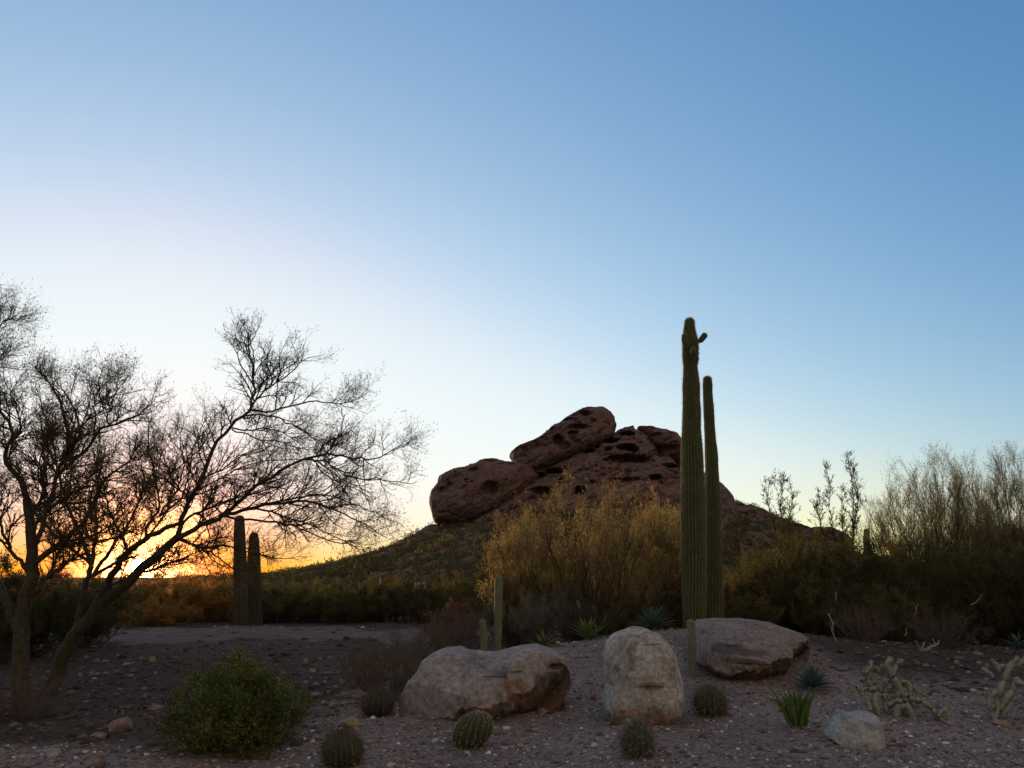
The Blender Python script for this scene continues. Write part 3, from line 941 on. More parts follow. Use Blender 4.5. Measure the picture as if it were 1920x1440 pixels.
stone_at(990, 1410, 7, 4, M_WHITE, 'white pebble sized stone on the bottom gravel between two barrel cacti', 17)
ORD = ['leftmost', 'second from the left', 'third from the left', 'fourth from the left', 'fifth from the left', 'sixth from the left', 'seventh from the left']


def cobble_rows(seed, x0, x1, rows_, n_, sz_, where, group):
    rs_ = np.random.default_rng(seed)
    for r_i, (yy, rn, xs_) in enumerate(rows_):
        for i_ in range(n_):
            st_ = (x1 - x0) / n_
            x_ = x0 + xs_ + st_ * (i_ + 0.5) + rs_.uniform(-.4, .4) * st_
            stone_at(x_, yy + rs_.uniform(-5, 5), rs_.uniform(*sz_), rs_.uniform(3.5, 8.5), M_COB if rs_.random() < 0.8 else M_YELL,
                     '%s cobble, %s row %s' % (ORD[i_], rn, where), seed * 100 + r_i * 20 + i_, group, name='cobble')


cobble_rows(8, 575, 735, [(1238, 'back', -10), (1262, 'second', 0), (1284, 'third', 5), (1304, 'fourth', 5), (1322, 'front', 15)], 7, (7, 19), 'between green bush and long boulder', 'cobbles strewn between bush and boulder')
cobble_rows(9, 120, 300, [(1238, 'back', 10), (1268, 'middle', 0), (1305, 'front', 0)], 5, (5, 13), 'between tree trunk and green bush', 'cobbles by the left tree')
cobble_rows(10, 1660, 1850, [(1248, 'back', 30), (1290, 'middle', 30), (1385, 'front', 0), (1420, 'very front', -10)], 5, (5, 13), 'around the pale cholla', 'cobbles around the cholla')

# ------------------------------------------------------------------ columnar cacti
def ribbed_column(name, centers, radii, ribs, mat, parent, depth=0.16, per=6, org=None, spine_mat=None, spine_len=0.03, spine_step=0.03, seed=0, K=120, spikes=3):
    rs = np.random.default_rng(seed)
    C_, R_ = resample(centers, radii, K)
    # dome at the top
    T_ = norm(np.gradient(C_, axis=0))
    ref = np.array([1.0, 0, 0]); A_ = norm(ref - (T_ @ ref)[:, None] * T_); B_ = np.cross(T_, A_)
    nA = ribs * per
    al = np.arange(nA) * 2 * math.pi / nA
    prof = 1 - depth * (1 - np.abs(np.cos(al * ribs / 2)) ** 0.8)
    tw = 0.15 * np.sin(np.linspace(0, 3, K))
    an = al[None, :] + tw[:, None]
    if K > 100:
        R_ = R_ * (1 + 0.045 * vnoise(np.stack([np.linspace(0, 17, K), np.full(K, seed * 1.7), np.zeros(K)], -1), seed))
    rad = R_[:, None] * prof[None, :]
    V = C_[:, None, :] + rad[..., None] * (A_[:, None, :] * np.cos(an)[..., None] + B_[:, None, :] * np.sin(an)[..., None])
    V += 0.004 * vnoise(V * 30, seed)[..., None]
    caps = []
    for j, t_ in enumerate(np.linspace(0.15, 1, 8)):
        cc = C_[-1] + T_[-1] * R_[-1] * 0.85 * math.sin(t_ * math.pi / 2)
        rr2 = R_[-1] * math.cos(t_ * math.pi / 2) + 0.002
        caps.append(cc + rr2 * prof[:, None] * (A_[-1] * np.cos(an[-1])[:, None] + B_[-1] * np.sin(an[-1])[:, None]))
    V = np.concatenate([V, np.stack(caps)], 0)
    K2 = len(V)
    ii = np.arange(K2 * nA).reshape(K2, nA)
    F = np.stack([ii[:-1], np.roll(ii, -1, 1)[:-1], np.roll(ii, -1, 1)[1:], ii[1:]], -1).reshape(-1, 4)
    o0 = np.asarray(org if org is not None else parent.location)
    ob = mobj(name, V.reshape(-1, 3) - o0, F, mat, parent)
    # spines on the rib crests
    if spine_mat is not None:
        L_ = np.linalg.norm(np.diff(C_, axis=0), axis=1).sum()
        ns = max(8, int(L_ / spine_step))
        rows = np.linspace(0, K2 - 2, ns)
        rows = np.repeat(rows[:, None], ribs, 1) + rs.uniform(-.3, .3, (ns, ribs))
        rows = np.clip(rows, 0, K2 - 2)
        ri = rows.astype(int); cols = (np.arange(ribs) * per)[None, :] + 0 * ri
        base = V[ri, cols]
        cen = np.concatenate([C_, np.repeat(C_[-1:], 8, 0)])[ri]
        outv = norm(base - cen)
        base = np.repeat(base.reshape(-1, 3), spikes, 0); outv = np.repeat(outv.reshape(-1, 3), spikes, 0)
        dv_ = norm(outv + rs.normal(0, 0.6, outv.shape))
        v_, f_ = leaf_arrays(base, dv_, spine_len * rs.uniform(0.6, 1.3, len(base)), spine_len * 0.12, rs)
        mobj('spines', v_ - o0, f_, spine_mat, parent, False, kind='stuff')
    return ob


def px_column(rows, Y, base_z=None):
    """rows (y, xleft, xright) from top to bottom -> centres and radii from the ground up"""
    C_, R_ = [], []
    for (y_, xl, xr) in rows[::-1]:
        C_.append(P((xl + xr) / 2, y_, Y)); R_.append((xr - xl) / 2 * Y / FPX)
    if base_z is not None:
        C_.insert(0, np.array([C_[0][0], Y, base_z - 0.1])); R_.insert(0, R_[0])
    return np.array(C_), np.array(R_)


YS = 16.2
zb = float(zf(P(1300, 1160, YS)[0], YS))
big = [(604, 1284, 1302), (619, 1281.5, 1304), (642, 1279, 1310), (674, 1279, 1310.5), (688, 1280.5, 1308), (705, 1280, 1311), (724, 1279, 1313), (749, 1279.5, 1313), (767, 1279, 1315), (805, 1278, 1315),
       (855, 1277, 1318), (930, 1276, 1322), (1030, 1279, 1323), (1105, 1281, 1322), (1165, 1283, 1321)]
C1, R1 = px_column(big, YS, zb)
sag = empty('saguaro', (C1[0][0], YS, zb), 'tallest saguaro with a lumpy top and small bud arms beside the broad boulder', 'cactus')
ribbed_column('trunk', C1, R1, 22, M_CACT, sag, 0.22, spine_mat=M_SPINE, spine_len=0.035, spine_step=0.035, seed=3, K=190)
o_ = np.array(sag.location)
for lab, a0, a1, a2, rr0, rr1 in (('arm', (1309, 641, 0), (1314, 638, 0), (1321, 629, 0), 3.2, 6.2), ('arm', (1287, 650, -.25), (1284, 640, -.3), (1284, 630, -.3), 5, 6.4), ('arm', (1300, 668, -.22), (1300, 660, -.3), (1299.5, 654, -.3), 4, 5)):
    pts = [P(q[0], q[1], YS + q[2]) for q in (a0, a1, a2)]
    ribbed_column('arm', pts, np.array([rr0, (rr0 + rr1) / 2 + .8, rr1 * 0.95]) * YS / FPX, 11, M_CACT, sag, 0.12, spine_mat=M_SPINE, spine_len=0.025, spine_step=0.03, seed=int(a0[0]), K=14)
YS2 = 17.4
zb2 = float(zf(P(1340, 1160, YS2)[0], YS2))
C2, R2 = px_column([(712, 1318, 1335), (722, 1317, 1336.5), (736, 1317.5, 1336), (767, 1319, 1338.5), (805, 1320, 1341), (855, 1322, 1346), (930, 1322, 1350), (1030, 1325, 1353), (1170, 1323, 1357)], YS2, zb2)
sag2 = empty('saguaro', (C2[0][0], YS2, zb2), 'slimmer armless saguaro standing close behind the tallest one', 'cactus')
ribbed_column('trunk', C2, R2, 18, M_CACT, sag2, 0.22, spine_mat=M_SPINE, spine_len=0.03, spine_step=0.04, seed=4, K=150)

for (rows, Y_, lab, rb) in (([(974, 440, 458), (990, 439, 459), (1060, 438, 462), (1178, 439, 465)], 27.5, 'stubby dark saguaro behind the leaning tree, the taller of the pair', 14),
                            ([(1005, 468, 484), (1015, 467, 486), (1060, 463, 488), (1178, 460, 492)], 28.5, 'shorter thicker dark saguaro of the pair behind the leaning tree', 14)):
    xb = P((rows[-1][1] + rows[-1][2]) / 2, 1178, Y_)[0]
    zb_ = float(zf(xb, Y_))
    Cq, Rq = px_column(rows, Y_, zb_)
    sq_ = empty('saguaro', (Cq[0][0], Y_, zb_), lab, 'cactus')
    ribbed_column('trunk', Cq, Rq, rb, M_CACT_D, sq_, 0.2, spine_mat=M_DSPINE, spine_len=0.03, spine_step=0.06, seed=int(rows[0][0]), K=70)
Cq, Rq = px_column([(996, 1620, 1630), (1010, 1619, 1631), (1060, 1620, 1631), (1120, 1620, 1631)], 44.0, 0.0)
sq_ = empty('saguaro', (Cq[0][0], 44.0, 0.0), 'small distant saguaro lit orange at the foot of the upright bare bush', 'cactus')
ribbed_column('trunk', Cq, Rq, 13, M_CACT, sq_, 0.13, spine_mat=M_SPINE, spine_len=0.04, spine_step=0.1, seed=77, K=50)


def thin_column(px, ytop, ybase, wpx, label, seed, bend=0.0, ribs=9, Yd=None):
    b_ = gp(px, ybase) if Yd is None else on(px, Yd)
    Y_ = b_[1]
    r_ = wpx / 2 * Y_ / FPX
    tp = P(px + bend, ytop, Y_)
    C_ = np.array([b_ - (0, 0, .05), b_ * 0.5 + tp * 0.5 + (0.01, 0, 0), tp - (0, 0, r_)])
    R_ = np.array([r_ * 0.85, r_, r_ * 0.95])
    e = empty('columnar_cactus', b_, label, 'cactus')
    ribbed_column('stem', C_, R_, ribs, M_COLUMN, e, 0.2, spine_mat=M_GSPINE, spine_len=0.022, spine_step=0.03, seed=seed, K=60, spikes=4)
    return e


thin_column(1297, 1160, 1268, 15, 'slender pale columnar cactus in front of the tallest saguaro, between two boulders', 11, -2)
thin_column(932, 1078, 1216, 15, 'taller of two slender columnar cacti behind the long grey boulder', 12, 3, Yd=14.6)
thin_column(908, 1160, 1222, 13, 'shorter of two slender columnar cacti behind the long grey boulder', 13, -3, Yd=14.4)


def barrel(px, pyb, wpx, hpx, label, seed, ribs=20, skin=None, spm=None, tiltx=0.0, slen=0.05, spikes=4):
    b_ = gp(px, pyb)
    k = b_[1] / FPX
    rx, h = wpx * k / 2, hpx * k
    rs = np.random.default_rng(seed)
    per = 6; nA = ribs * per; nr_ = 40
    al = np.arange(nA) * 2 * math.pi / nA
    f_ = np.linspace(0.02, math.pi * 0.93, nr_)
    prof = 1 - 0.17 * (1 - np.abs(np.cos(al * ribs / 2)) ** 0.7)
    rr_ = np.sin(f_) ** 0.85
    zz = np.cos(f_)
    V = np.stack([rr_[:, None] * prof * np.cos(al) * rx, rr_[:, None] * prof * np.sin(al) * rx, (zz[:, None] * 0.5 + 0.42) * h + 0 * al[None]], -1)
    V[..., 0] += tiltx * V[..., 2]
    e = empty('barrel_cactus', b_ + (0, rx * 0.8, 0), label, 'cactus')
    ii = np.arange(nr_ * nA).reshape(nr_, nA)
    F = np.stack([ii[:-1], ii[1:], np.roll(ii, -1, 1)[1:], np.roll(ii, -1, 1)[:-1]], -1).reshape(-1, 4)
    mobj('body', V.reshape(-1, 3), F, skin or M_BARREL, e)
    rows = np.clip(np.linspace(1, nr_ - 4, 22)[:, None] + rs.uniform(-.4, .4, (22, ribs)), 0, nr_ - 1).astype(int)
    cols = (np.arange(ribs) * per)[None] + 0 * rows
    base = np.repeat(V[rows, cols].reshape(-1, 3), spikes, 0)
    outv = norm(base - np.array([0, 0, h * 0.4]))
    dv_ = norm(outv * 0.9 + rs.normal(0, 0.55, outv.shape) + np.array([0, 0, -0.1]))
    v_, f2 = leaf_arrays(base, dv_, slen * rs.uniform(0.5, 1.3, len(base)), 0.0035, rs)
    mobj('spines', v_, f2, spm or M_SPINE, e, False, kind='stuff')
    return e


barrel(636, 1442, 72, 56, 'dark barrel cactus nearest the bottom edge, right of the green bush', 21, 22, slen=0.05, spm=M_DSPINE, tiltx=-0.06)
barrel(876, 1408, 68, 62, 'tilted barrel cactus with pale striped ribs against the long boulder', 22, 18, tiltx=0.30, slen=0.028)
barrel(1200, 1424, 56, 54, 'spiny barrel cactus in front of the upright boulder', 23, 18, slen=0.075, spikes=6, spm=M_GSPINE)
barrel(1340, 1346, 58, 50, 'round bristly barrel cactus in front of the rust coloured boulder', 24, 20, slen=0.07, spikes=6, spm=M_GSPINE)
barrel(703, 1346, 58, 44, 'brownish barrel cactus left of the long boulder', 25, 18, slen=0.06, skin=M_CACT_D, spm=M_DSPINE)


# ------------------------------------------------------------------ rosettes with single leaves
def blade_mesh(name, L, W, curl, mat, fold=0.25, K=8):
    t_ = np.linspace(0, 1, K)
    w_ = W * np.clip(np.minimum(0.55 + t_ * 1.6, (1 - t_) * 1.9 + 0.02), 0.02, 1.0)
    an = curl * t_
    x_ = np.cumsum(np.concatenate([[0], np.cos(an[1:])])) * L / (K - 1)
    z_ = -np.cumsum(np.concatenate([[0], np.sin(an[1:])])) * L / (K - 1)
    V = []
    for k in range(K):
        V += [(x_[k], -w_[k] / 2, z_[k] + fold * w_[k]), (x_[k], 0, z_[k]), (x_[k], w_[k] / 2, z_[k] + fold * w_[k]), (x_[k], 0, z_[k] - 0.06 * w_[k] - 0.002)]
    V = np.array(V)
    F = []
    for k in range(K - 1):
        o_ = k * 4
        for i_ in range(4):
            F.append((o_ + i_, o_ + (i_ + 1) % 4, o_ + 4 + (i_ + 1) % 4, o_ + 4 + i_))
    return make_mesh(name, V, np.array(F), mat)


def rosette(name, px, pyb, L, W, n, el0, el1, curl, mat, label, seed, zoff=0.0, fold=0.25, cat='plant', ahead=0.0, Yd=None):
    b_ = gp(px, pyb) if Yd is None else on(px, Yd)
    rs = np.random.default_rng(seed)
    e = empty(name, b_ + (0, ahead, zoff), label, cat)
    me = [blade_mesh('leaf', L, W, c_, mat, fold) for c_ in (curl * 0.6, curl, curl * 1.5)]
    for i in range(n):
        f = i / (n - 1)
        o = bpy.data.objects.new('leaf', me[rs.integers(3)])
        link(o, e)
        el = el0 + (el1 - el0) * f
        o.rotation_euler = (float(rs.uniform(-.2, .2)), -RAD(el + rs.uniform(-6, 6)), float(i * 2.399963 + rs.uniform(-.2, .2)))
        s_ = float(rs.uniform(0.8, 1.1) * (1 - 0.25 * f))
        o.scale = (s_, s_, s_)
        rr_ = 0.09 * W / 0.06 * (1 - f) * (1.0 if el0 > 50 else 0.2)
        o.location = (rr_ * math.cos(i * 2.399963), rr_ * math.sin(i * 2.399963), float(0.02 + 0.03 * f))
    return e


rosette('agave', 1225, 1176, 0.52, 0.062, 54, 5, 82, 0.25, M_AGAVE, 'blue green agave rosette on the crest behind the upright boulder', 31, 0.04, Yd=15.0)
rosette('agave', 1102, 1192, 0.52, 0.070, 26, 25, 85, 0.35, M_AGAVE_G, 'bright green spiky agave on the crest left of the upright boulder', 32, Yd=14.6)
rosette('agave', 1020, 1188, 0.42, 0.055, 22, 15, 80, 0.4, M_AGAVE_G, 'dark green agave partly hidden under the grey bush', 33, Yd=14.2)
rosette('agave', 1512, 1318, 0.36, 0.034, 90, 5, 88, 0.15, M_AGAVE, 'dense blue green rosette plant behind the upright green leaves', 34, 0.02, Yd=10.7)
rosette('agave', 1496, 1366, 0.44, 0.070, 44, 74, 89, 0.30, M_AGAVE_G, 'clump of upright broad green leaves in front of the blue rosette plant', 35)
rosette('agave', 1900, 1205, 0.4, 0.05, 20, 15, 80, 0.4, M_AGAVE, 'low agave under the hedge near the right edge', 36, Yd=15.5)

# ------------------------------------------------------------------ cholla cacti
def cholla(base, segs, Ydep, label, wpx, seed, mat=None, name='cholla_cactus'):
    b_ = gp(*base)
    rs = np.random.default_rng(seed)
    e = empty(name, b_, label, 'cactus')
    sv, sf, off = [], [], 0
    extra = []
    for q in segs:
        for _ in range(int(rs.integers(0, 3))):
            t_ = rs.uniform(0.3, 1.0); an_ = rs.uniform(0, 2 * math.pi); L_ = rs.uniform(9, 22)
            bx_, by_ = q[0] + (q[2] - q[0]) * t_, q[1] + (q[3] - q[1]) * t_
            ey_ = by_ - L_ * abs(math.sin(an_)) * (1 if rs.random() < 0.75 else -0.6)
            extra.append((bx_, by_, bx_ + L_ * math.cos(an_), ey_, rs.uniform(6, 9), q[5] + rs.uniform(-.08, .08)))
    for (x0_, y0_, x1_, y1_, w_, dy) in list(segs) + extra:
        Y_ = b_[1] + dy
        A_ = P(x0_, y0_, Y_); B_ = P(x1_, y1_, Y_ + rs.uniform(-.06, .06))
        K = 26; sd = 14
        t_ = np.linspace(0, 1, K)
        pt = A_[None] * (1 - t_[:, None]) + B_[None] * t_[:, None]
        pt[:, 2] += 0.015 * np.sin(t_ * math.pi)
        rad = (w_ * 0.50 * Y_ / FPX) * (np.clip(np.sin(np.clip(t_, 0.02, 0.985) * math.pi), 0, 1) ** 0.22) * (0.85 + 0.2 * t_)
        v, f = tube_arrays(pt[None], rad[None], sd)
        v = v.reshape(K, sd, 3)
        c_ = pt[:, None, :]
        al = np.arange(sd)[None, :] * 2 * math.pi / sd
        bump_ = 1 + 0.16 * np.sin(al * 5 + t_[:, None] * 9) * np.sin(t_[:, None] * np.linalg.norm(B_ - A_) * 190 + al * 2)
        v = c_ + (v - c_) * bump_[..., None]
        mobj('joint', v.reshape(-1, 3) - b_, f, mat or M_CHOLLA, e)
        nS = int(90 + 1000 * np.linalg.norm(B_ - A_))
        k_ = rs.integers(1, K - 1, nS); s_ = rs.integers(0, sd, nS)
        bs = v[k_, s_]
        dv_ = norm(bs - pt[k_]) + rs.normal(0, 0.45, (nS, 3))
        lv, lf = leaf_arrays(bs, dv_, 0.030 * rs.uniform(0.5, 1.3, nS), 0.0028, rs)
        sv.append(lv - b_); sf.append(lf + off); off += len(lv)
    mobj('spines', np.concatenate(sv), np.concatenate(sf), M_GSPINE, e, False, kind='stuff')
    return e


def z7(l):
    return [(1440 + a / 4, 1080 + b / 4, 1440 + c / 4, 1080 + d / 4, w, dy) for a, b, c, d, w, dy in l]


cholla((1688, 1342), z7([(1000, 1040, 1010, 900, 11, 0), (1010, 900, 940, 760, 11, 0), (940, 770, 880, 650, 10, 0), (900, 720, 925, 605, 10, .1), (935, 750, 960, 670, 9, 0), (1020, 900, 1070, 890, 9, 0),
                         (1070, 890, 1055, 790, 8, 0), (1055, 795, 960, 810, 7, .1), (1060, 920, 1150, 950, 10, -.1), (1150, 945, 1230, 1000, 10, -.15), (1230, 1000, 1290, 1070, 11, -.2), (1290, 1060, 1340, 1150, 9, -.25),
                         (1340, 1150, 1385, 1230, 7, -.3), (1120, 920, 1145, 860, 8, 0), (1280, 1060, 1320, 1050, 9, -.2), (1000, 940, 900, 970, 9, 0), (950, 870, 870, 865, 8, .1), (850, 880, 840, 780, 10, .1),
                         (870, 880, 890, 1010, 9, 0), (810, 880, 800, 960, 9, 0), (800, 950, 830, 1040, 10, -.05), (800, 960, 730, 945, 9, 0), (790, 870, 740, 780, 9, .1), (745, 790, 780, 670, 9, .1), (760, 760, 705, 720, 8, .1),
                         (740, 845, 690, 870, 10, 0), (690, 810, 705, 900, 10, 0), (760, 850, 810, 860, 8, 0), (980, 960, 960, 1070, 12, -.1), (1030, 950, 1090, 1080, 13, -.1), (960, 960, 920, 930, 9, 0),
                         (1080, 960, 1105, 985, 11, -.1), (860, 750, 820, 700, 9, .1), (790, 960, 760, 1010, 9, 0)]), 0,
       'pale green cholla cactus with tangled jointed arms behind the whitish boulder', 10, 41)
cholla((1868, 1352), z7([(1700, 1090, 1730, 900, 12, 0), (1740, 1000, 1830, 860, 11, 0), (1830, 880, 1880, 760, 10, 0), (1730, 900, 1770, 790, 11, 0), (1790, 730, 1860, 640, 11, .1), (1770, 790, 1810, 700, 10, .1),
                         (1665, 1000, 1680, 840, 9, 0), (1690, 1060, 1665, 990, 9, 0), (1740, 720, 1690, 640, 7, .1), (1760, 1040, 1840, 940, 10, 0), (1860, 680, 1925, 640, 9, .1), (1690, 760, 1640, 720, 7, .1)]), 0,
       'grey dusty cholla cactus at the right edge of the picture', 10, 43)

# ------------------------------------------------------------------ trees grown along guided limbs
def limbs_from(lst, Y, rng, K=16):
    """lst: (points [(px,py,dy)...], r0, r1)"""
    Ps, Rs = [], []
    for pts, r0, r1 in lst:
        p = np.array([P(q[0], q[1], Y + (q[2] if len(q) > 2 else 0)) for q in pts])
        o, r = resample(p, np.linspace(r0, r1, len(pts)), K, rng, 0.012)
        Ps.append(o); Rs.append(r)
    return np.array(Ps), np.array(Rs)


def grow_tree(name, base, trunk, limbs, Y, label, seed, dens=(11, 7, 5), lens=(0.85, 0.42, 0.2), leafn=2, leafL=0.03, leafW=0.007, leafm=None, upb=0.12, rads=(0.014, 0.0085, 0.0052), cat='tree'):
    rg = np.random.default_rng(seed)
    e = empty(name, base, label, cat)
    o_ = np.array(base)
    TP, TR = limbs_from(trunk, Y, rg, 20)
    LP, LR = limbs_from(limbs, Y, rg, 18)
    # swing limbs out of the picture plane so the crown has depth
    LO = LP.copy()
    for k in range(len(LP)):
        base_off = 0.0
        if k:
            dd_ = np.linalg.norm(LO[:k] - LO[k, 0], axis=-1)
            m0, m1 = np.unravel_index(np.argmin(dd_), dd_.shape)
            dt_ = np.linalg.norm(TP - LO[k, 0], axis=-1).min()
            if dd_[m0, m1] < min(0.12, dt_):
                base_off = LP[m0, m1, 1] - LO[m0, m1, 1]
                LP[k, 0] += LO[m0, m1] - LO[k, 0]
        w = rg.uniform(-1, 1) * (0.5 if LR[k, 0] > 0.03 else 1.0)
        LP[k, :, 1] += base_off + w * np.linspace(0, 1, LP.shape[1]) ** 1.4 * np.linalg.norm(LP[k, -1] - LP[k, 0]) * 0.35
    tubes_obj('trunk', [(TP - o_, TR, 12)], M_BARK, e)
    tubes_obj('limbs', [(LP - o_, LR, 7)], M_BARK, e)
    A1, r1 = sprout(LP, LR, dens[0], lens[0], 0.75, 9, rg, upb, 0.15, 0.10, 0.97, rads[0], 0.35, 0.66)
    A2, r2 = sprout(A1, r1, dens[1], lens[1], 0.8, 6, rg, upb, 0.20, 0.1, 1.0, rads[1], 0.4, 0.3)
    A3, r3 = sprout(A2, r2, dens[2], lens[2], 0.75, 4, rg, upb, 0.22, 0.1, 1.0, rads[2], 0.5, 0.2)
    tubes_obj('branches', [(A1 - o_, r1, 4)], M_BARK, e, kind='stuff')
    tubes_obj('twigs', [(A2 - o_, r2, 3), (A3 - o_, r3, 3)], M_TWIG, e, kind='stuff')
    v, f = leaves_on(A3, leafn, leafL, leafW, rg, 0.004, 0.6, 0.2)
    mobj('leaves', v - o_, f, leafm or M_L_TREE, e, False, kind='stuff')
    return e


bA = gp(95, 1305)
YA = bA[1]
trA = [([(88, 1312), (100, 1280), (130, 1200), (165, 1162), (200, 1125), (248, 1085), (285, 1048), (332, 1008)], 0.115, 0.055),
       ([(150, 1178), (180, 1140), (207, 1080), (240, 1033), (275, 1008), (312, 990), (335, 982, .1)], 0.065, 0.028)]
lmA = [([(332, 1008), (345, 960), (352, 935), (378, 893), (392, 838), (420, 795), (458, 762)], 0.040, 0.022),
       ([(458, 762), (466, 730), (470, 690), (464, 650), (466, 632), (454, 603)], 0.022, 0.004),
       ([(458, 762), (475, 735), (500, 712), (520, 706), (545, 680), (565, 663), (600, 655)], 0.018, 0.004),
       ([(458, 764), (500, 762), (540, 752), (582, 744), (620, 750), (655, 752), (692, 728)], 0.018, 0.004),
       ([(450, 772), (500, 770), (545, 790), (580, 815), (620, 830), (655, 836)], 0.015, 0.004),
       ([(425, 800), (470, 803), (500, 800), (530, 812), (560, 828), (585, 855)], 0.014, 0.004),
       ([(422, 803), (455, 808), (485, 822), (520, 818), (550, 835), (575, 870)], 0.013, 0.004),
       ([(332, 1008), (375, 985), (425, 968), (470, 925), (505, 905), (545, 883), (580, 868)], 0.040, 0.018),
       ([(580, 868), (610, 858), (650, 860), (690, 870), (720, 866), (750, 850), (772, 838)], 0.02, 0.004),
       ([(580, 868), (620, 872), (655, 895), (690, 905), (720, 900), (765, 915), (785, 905)], 0.015, 0.004),
       ([(590, 866), (625, 880), (640, 905), (665, 930), (675, 960), (700, 985)], 0.013, 0.004),
       ([(425, 968), (470, 955), (510, 945), (560, 940), (600, 945), (640, 962), (690, 985), (735, 1012)], 0.030, 0.005),
       ([(470, 955), (505, 955), (540, 972), (585, 982), (610, 1000), (650, 1018), (700, 1022)], 0.018, 0.004),
       ([(425, 970), (465, 976), (520, 980), (560, 985), (600, 1010), (640, 1020), (680, 1032)], 0.020, 0.004),
       ([(510, 945), (555, 935), (610, 925), (650, 940), (700, 960), (750, 985)], 0.016, 0.004),
       ([(335, 984), (370, 960), (400, 948), (440, 930), (475, 915), (510, 895)], 0.022, 0.006),
       ([(300, 968), (337, 937), (395, 900), (440, 868), (480, 855), (550, 848)], 0.016, 0.005),
       ([(275, 1006), (262, 990), (300, 965), (290, 910), (270, 860), (258, 800), (262, 760)], 0.022, 0.004),
       ([(300, 965), (330, 920), (338, 880), (330, 830), (322, 800), (300, 775)], 0.016, 0.004),
       ([(338, 937), (350, 880), (352, 840), (366, 800), (372, 770)], 0.014, 0.004),
       ([(240, 1033), (225, 1000), (205, 960), (190, 910), (200, 870), (205, 830)], 0.020, 0.004),
       ([(332, 1008), (370, 1025), (400, 1040), (430, 1065), (440, 1090)], 0.018, 0.005),
       ([(335, 1012), (385, 1030), (430, 1020), (480, 1040), (530, 1050), (580, 1045)], 0.016, 0.004),
       ([(378, 893), (410, 880), (440, 850), (470, 845), (500, 830)], 0.014, 0.004),
       ([(352, 935), (320, 900), (306, 870), (288, 850), (280, 810)], 0.016, 0.004)]
grow_tree('palo_verde_tree', bA, trA, lmA, YA, 'big leaning half bare tree in front of the setting sun, its crown spreading right', 51,
          dens=(15, 8, 5), lens=(0.92, 0.36, 0.17), leafn=1, leafL=0.045, leafW=0.010)

bB = gp(38, 1330)
YB = bB[1]
trB = [([(40, 1338), (40, 1280), (36, 1200), (45, 1130), (60, 1080), (62, 1035), (57, 975), (50, 935)], 0.115, 0.050),
       ([(36, 1200), (20, 1140), (-10, 1080), (-40, 1020)], 0.06, 0.04)]
lmB = [([(50, 935), (42, 905), (25, 882), (12, 860), (16, 838), (36, 828), (30, 795), (12, 772), (0, 757)], 0.040, 0.015),
       ([(0, 757), (-25, 720), (-10, 680), (8, 650), (15, 615), (4, 565)], 0.02, 0.004),
       ([(8, 650), (25, 625), (40, 615), (55, 608)], 0.010, 0.003),
       ([(-25, 720), (0, 705), (20, 690), (38, 668)], 0.012, 0.003),
       ([(-40, 1020), (-60, 900), (-50, 800), (-30, 760), (-40, 700)], 0.05, 0.012),
       ([(36, 828), (48, 810), (45, 770), (30, 735), (18, 705)], 0.014, 0.004),
       ([(60, 1035), (92, 960), (102, 905), (135, 855), (138, 800), (118, 750), (108, 715), (75, 690)], 0.036, 0.005),
       ([(135, 855), (160, 815), (158, 780), (140, 745), (120, 715)], 0.018, 0.004),
       ([(58, 1010), (82, 960), (118, 935), (150, 915), (190, 905), (235, 900)], 0.03, 0.006),
       ([(102, 905), (130, 872), (162, 850), (184, 820), (205, 798), (245, 795), (280, 770), (300, 752)], 0.030, 0.005),
       ([(184, 820), (185, 790), (180, 760), (190, 725), (196, 690)], 0.014, 0.004),
       ([(205, 798), (215, 770), (232, 740), (240, 715)], 0.013, 0.004),
       ([(60, 1060), (110, 1020), (145, 990), (172, 945), (185, 900), (240, 865), (250, 810)], 0.045, 0.006),
       ([(110, 1020), (150, 1010), (185, 1015), (215, 1000), (250, 985)], 0.020, 0.005),
       ([(57, 975), (80, 920), (70, 870), (60, 820), (70, 780)], 0.024, 0.004),
       ([(45, 1130), (90, 1080), (130, 1060), (160, 1030), (170, 990)], 0.04, 0.008),
       ([(60, 1080), (30, 1040), (10, 990), (5, 940), (-10, 900)], 0.03, 0.006),
       ([(92, 960), (80, 900), (100, 850), (90, 800), (95, 760)], 0.022, 0.004)]
grow_tree('palo_verde_tree', bB, trB, lmB, YB, 'dark tree with a thick upright trunk at the left edge of the picture', 57,
          dens=(15, 8, 5), lens=(0.82, 0.36, 0.17), leafn=1, leafL=0.045, leafW=0.010)

bC = on(135, 15.5)
trC = [([(135, 1240), (140, 1180), (155, 1120), (172, 1060)], 0.07, 0.05)]
lmC = [([(172, 1060), (150, 1000), (130, 940), (120, 870), (112, 800), (100, 740)], 0.04, 0.006),
       ([(172, 1060), (180, 990), (170, 930), (178, 870), (165, 800)], 0.04, 0.006),
       ([(175, 1080), (220, 1010), (250, 960), (262, 900), (250, 850)], 0.04, 0.006),
       ([(175, 1080), (240, 1040), (290, 1000), (320, 950), (335, 890)], 0.035, 0.006),
       ([(172, 1060), (110, 1010), (70, 960), (50, 900), (40, 850)], 0.035, 0.006),
       ([(178, 1110), (240, 1080), (300, 1060), (360, 1030), (400, 1000)], 0.03, 0.006)]
grow_tree('palo_verde_tree', bC, trC, lmC, 15.5, 'smaller bushy tree standing between and behind the two left trees', 59,
          dens=(20, 9, 6), lens=(1.0, 0.5, 0.24), leafn=3, leafL=0.055, leafW=0.013)


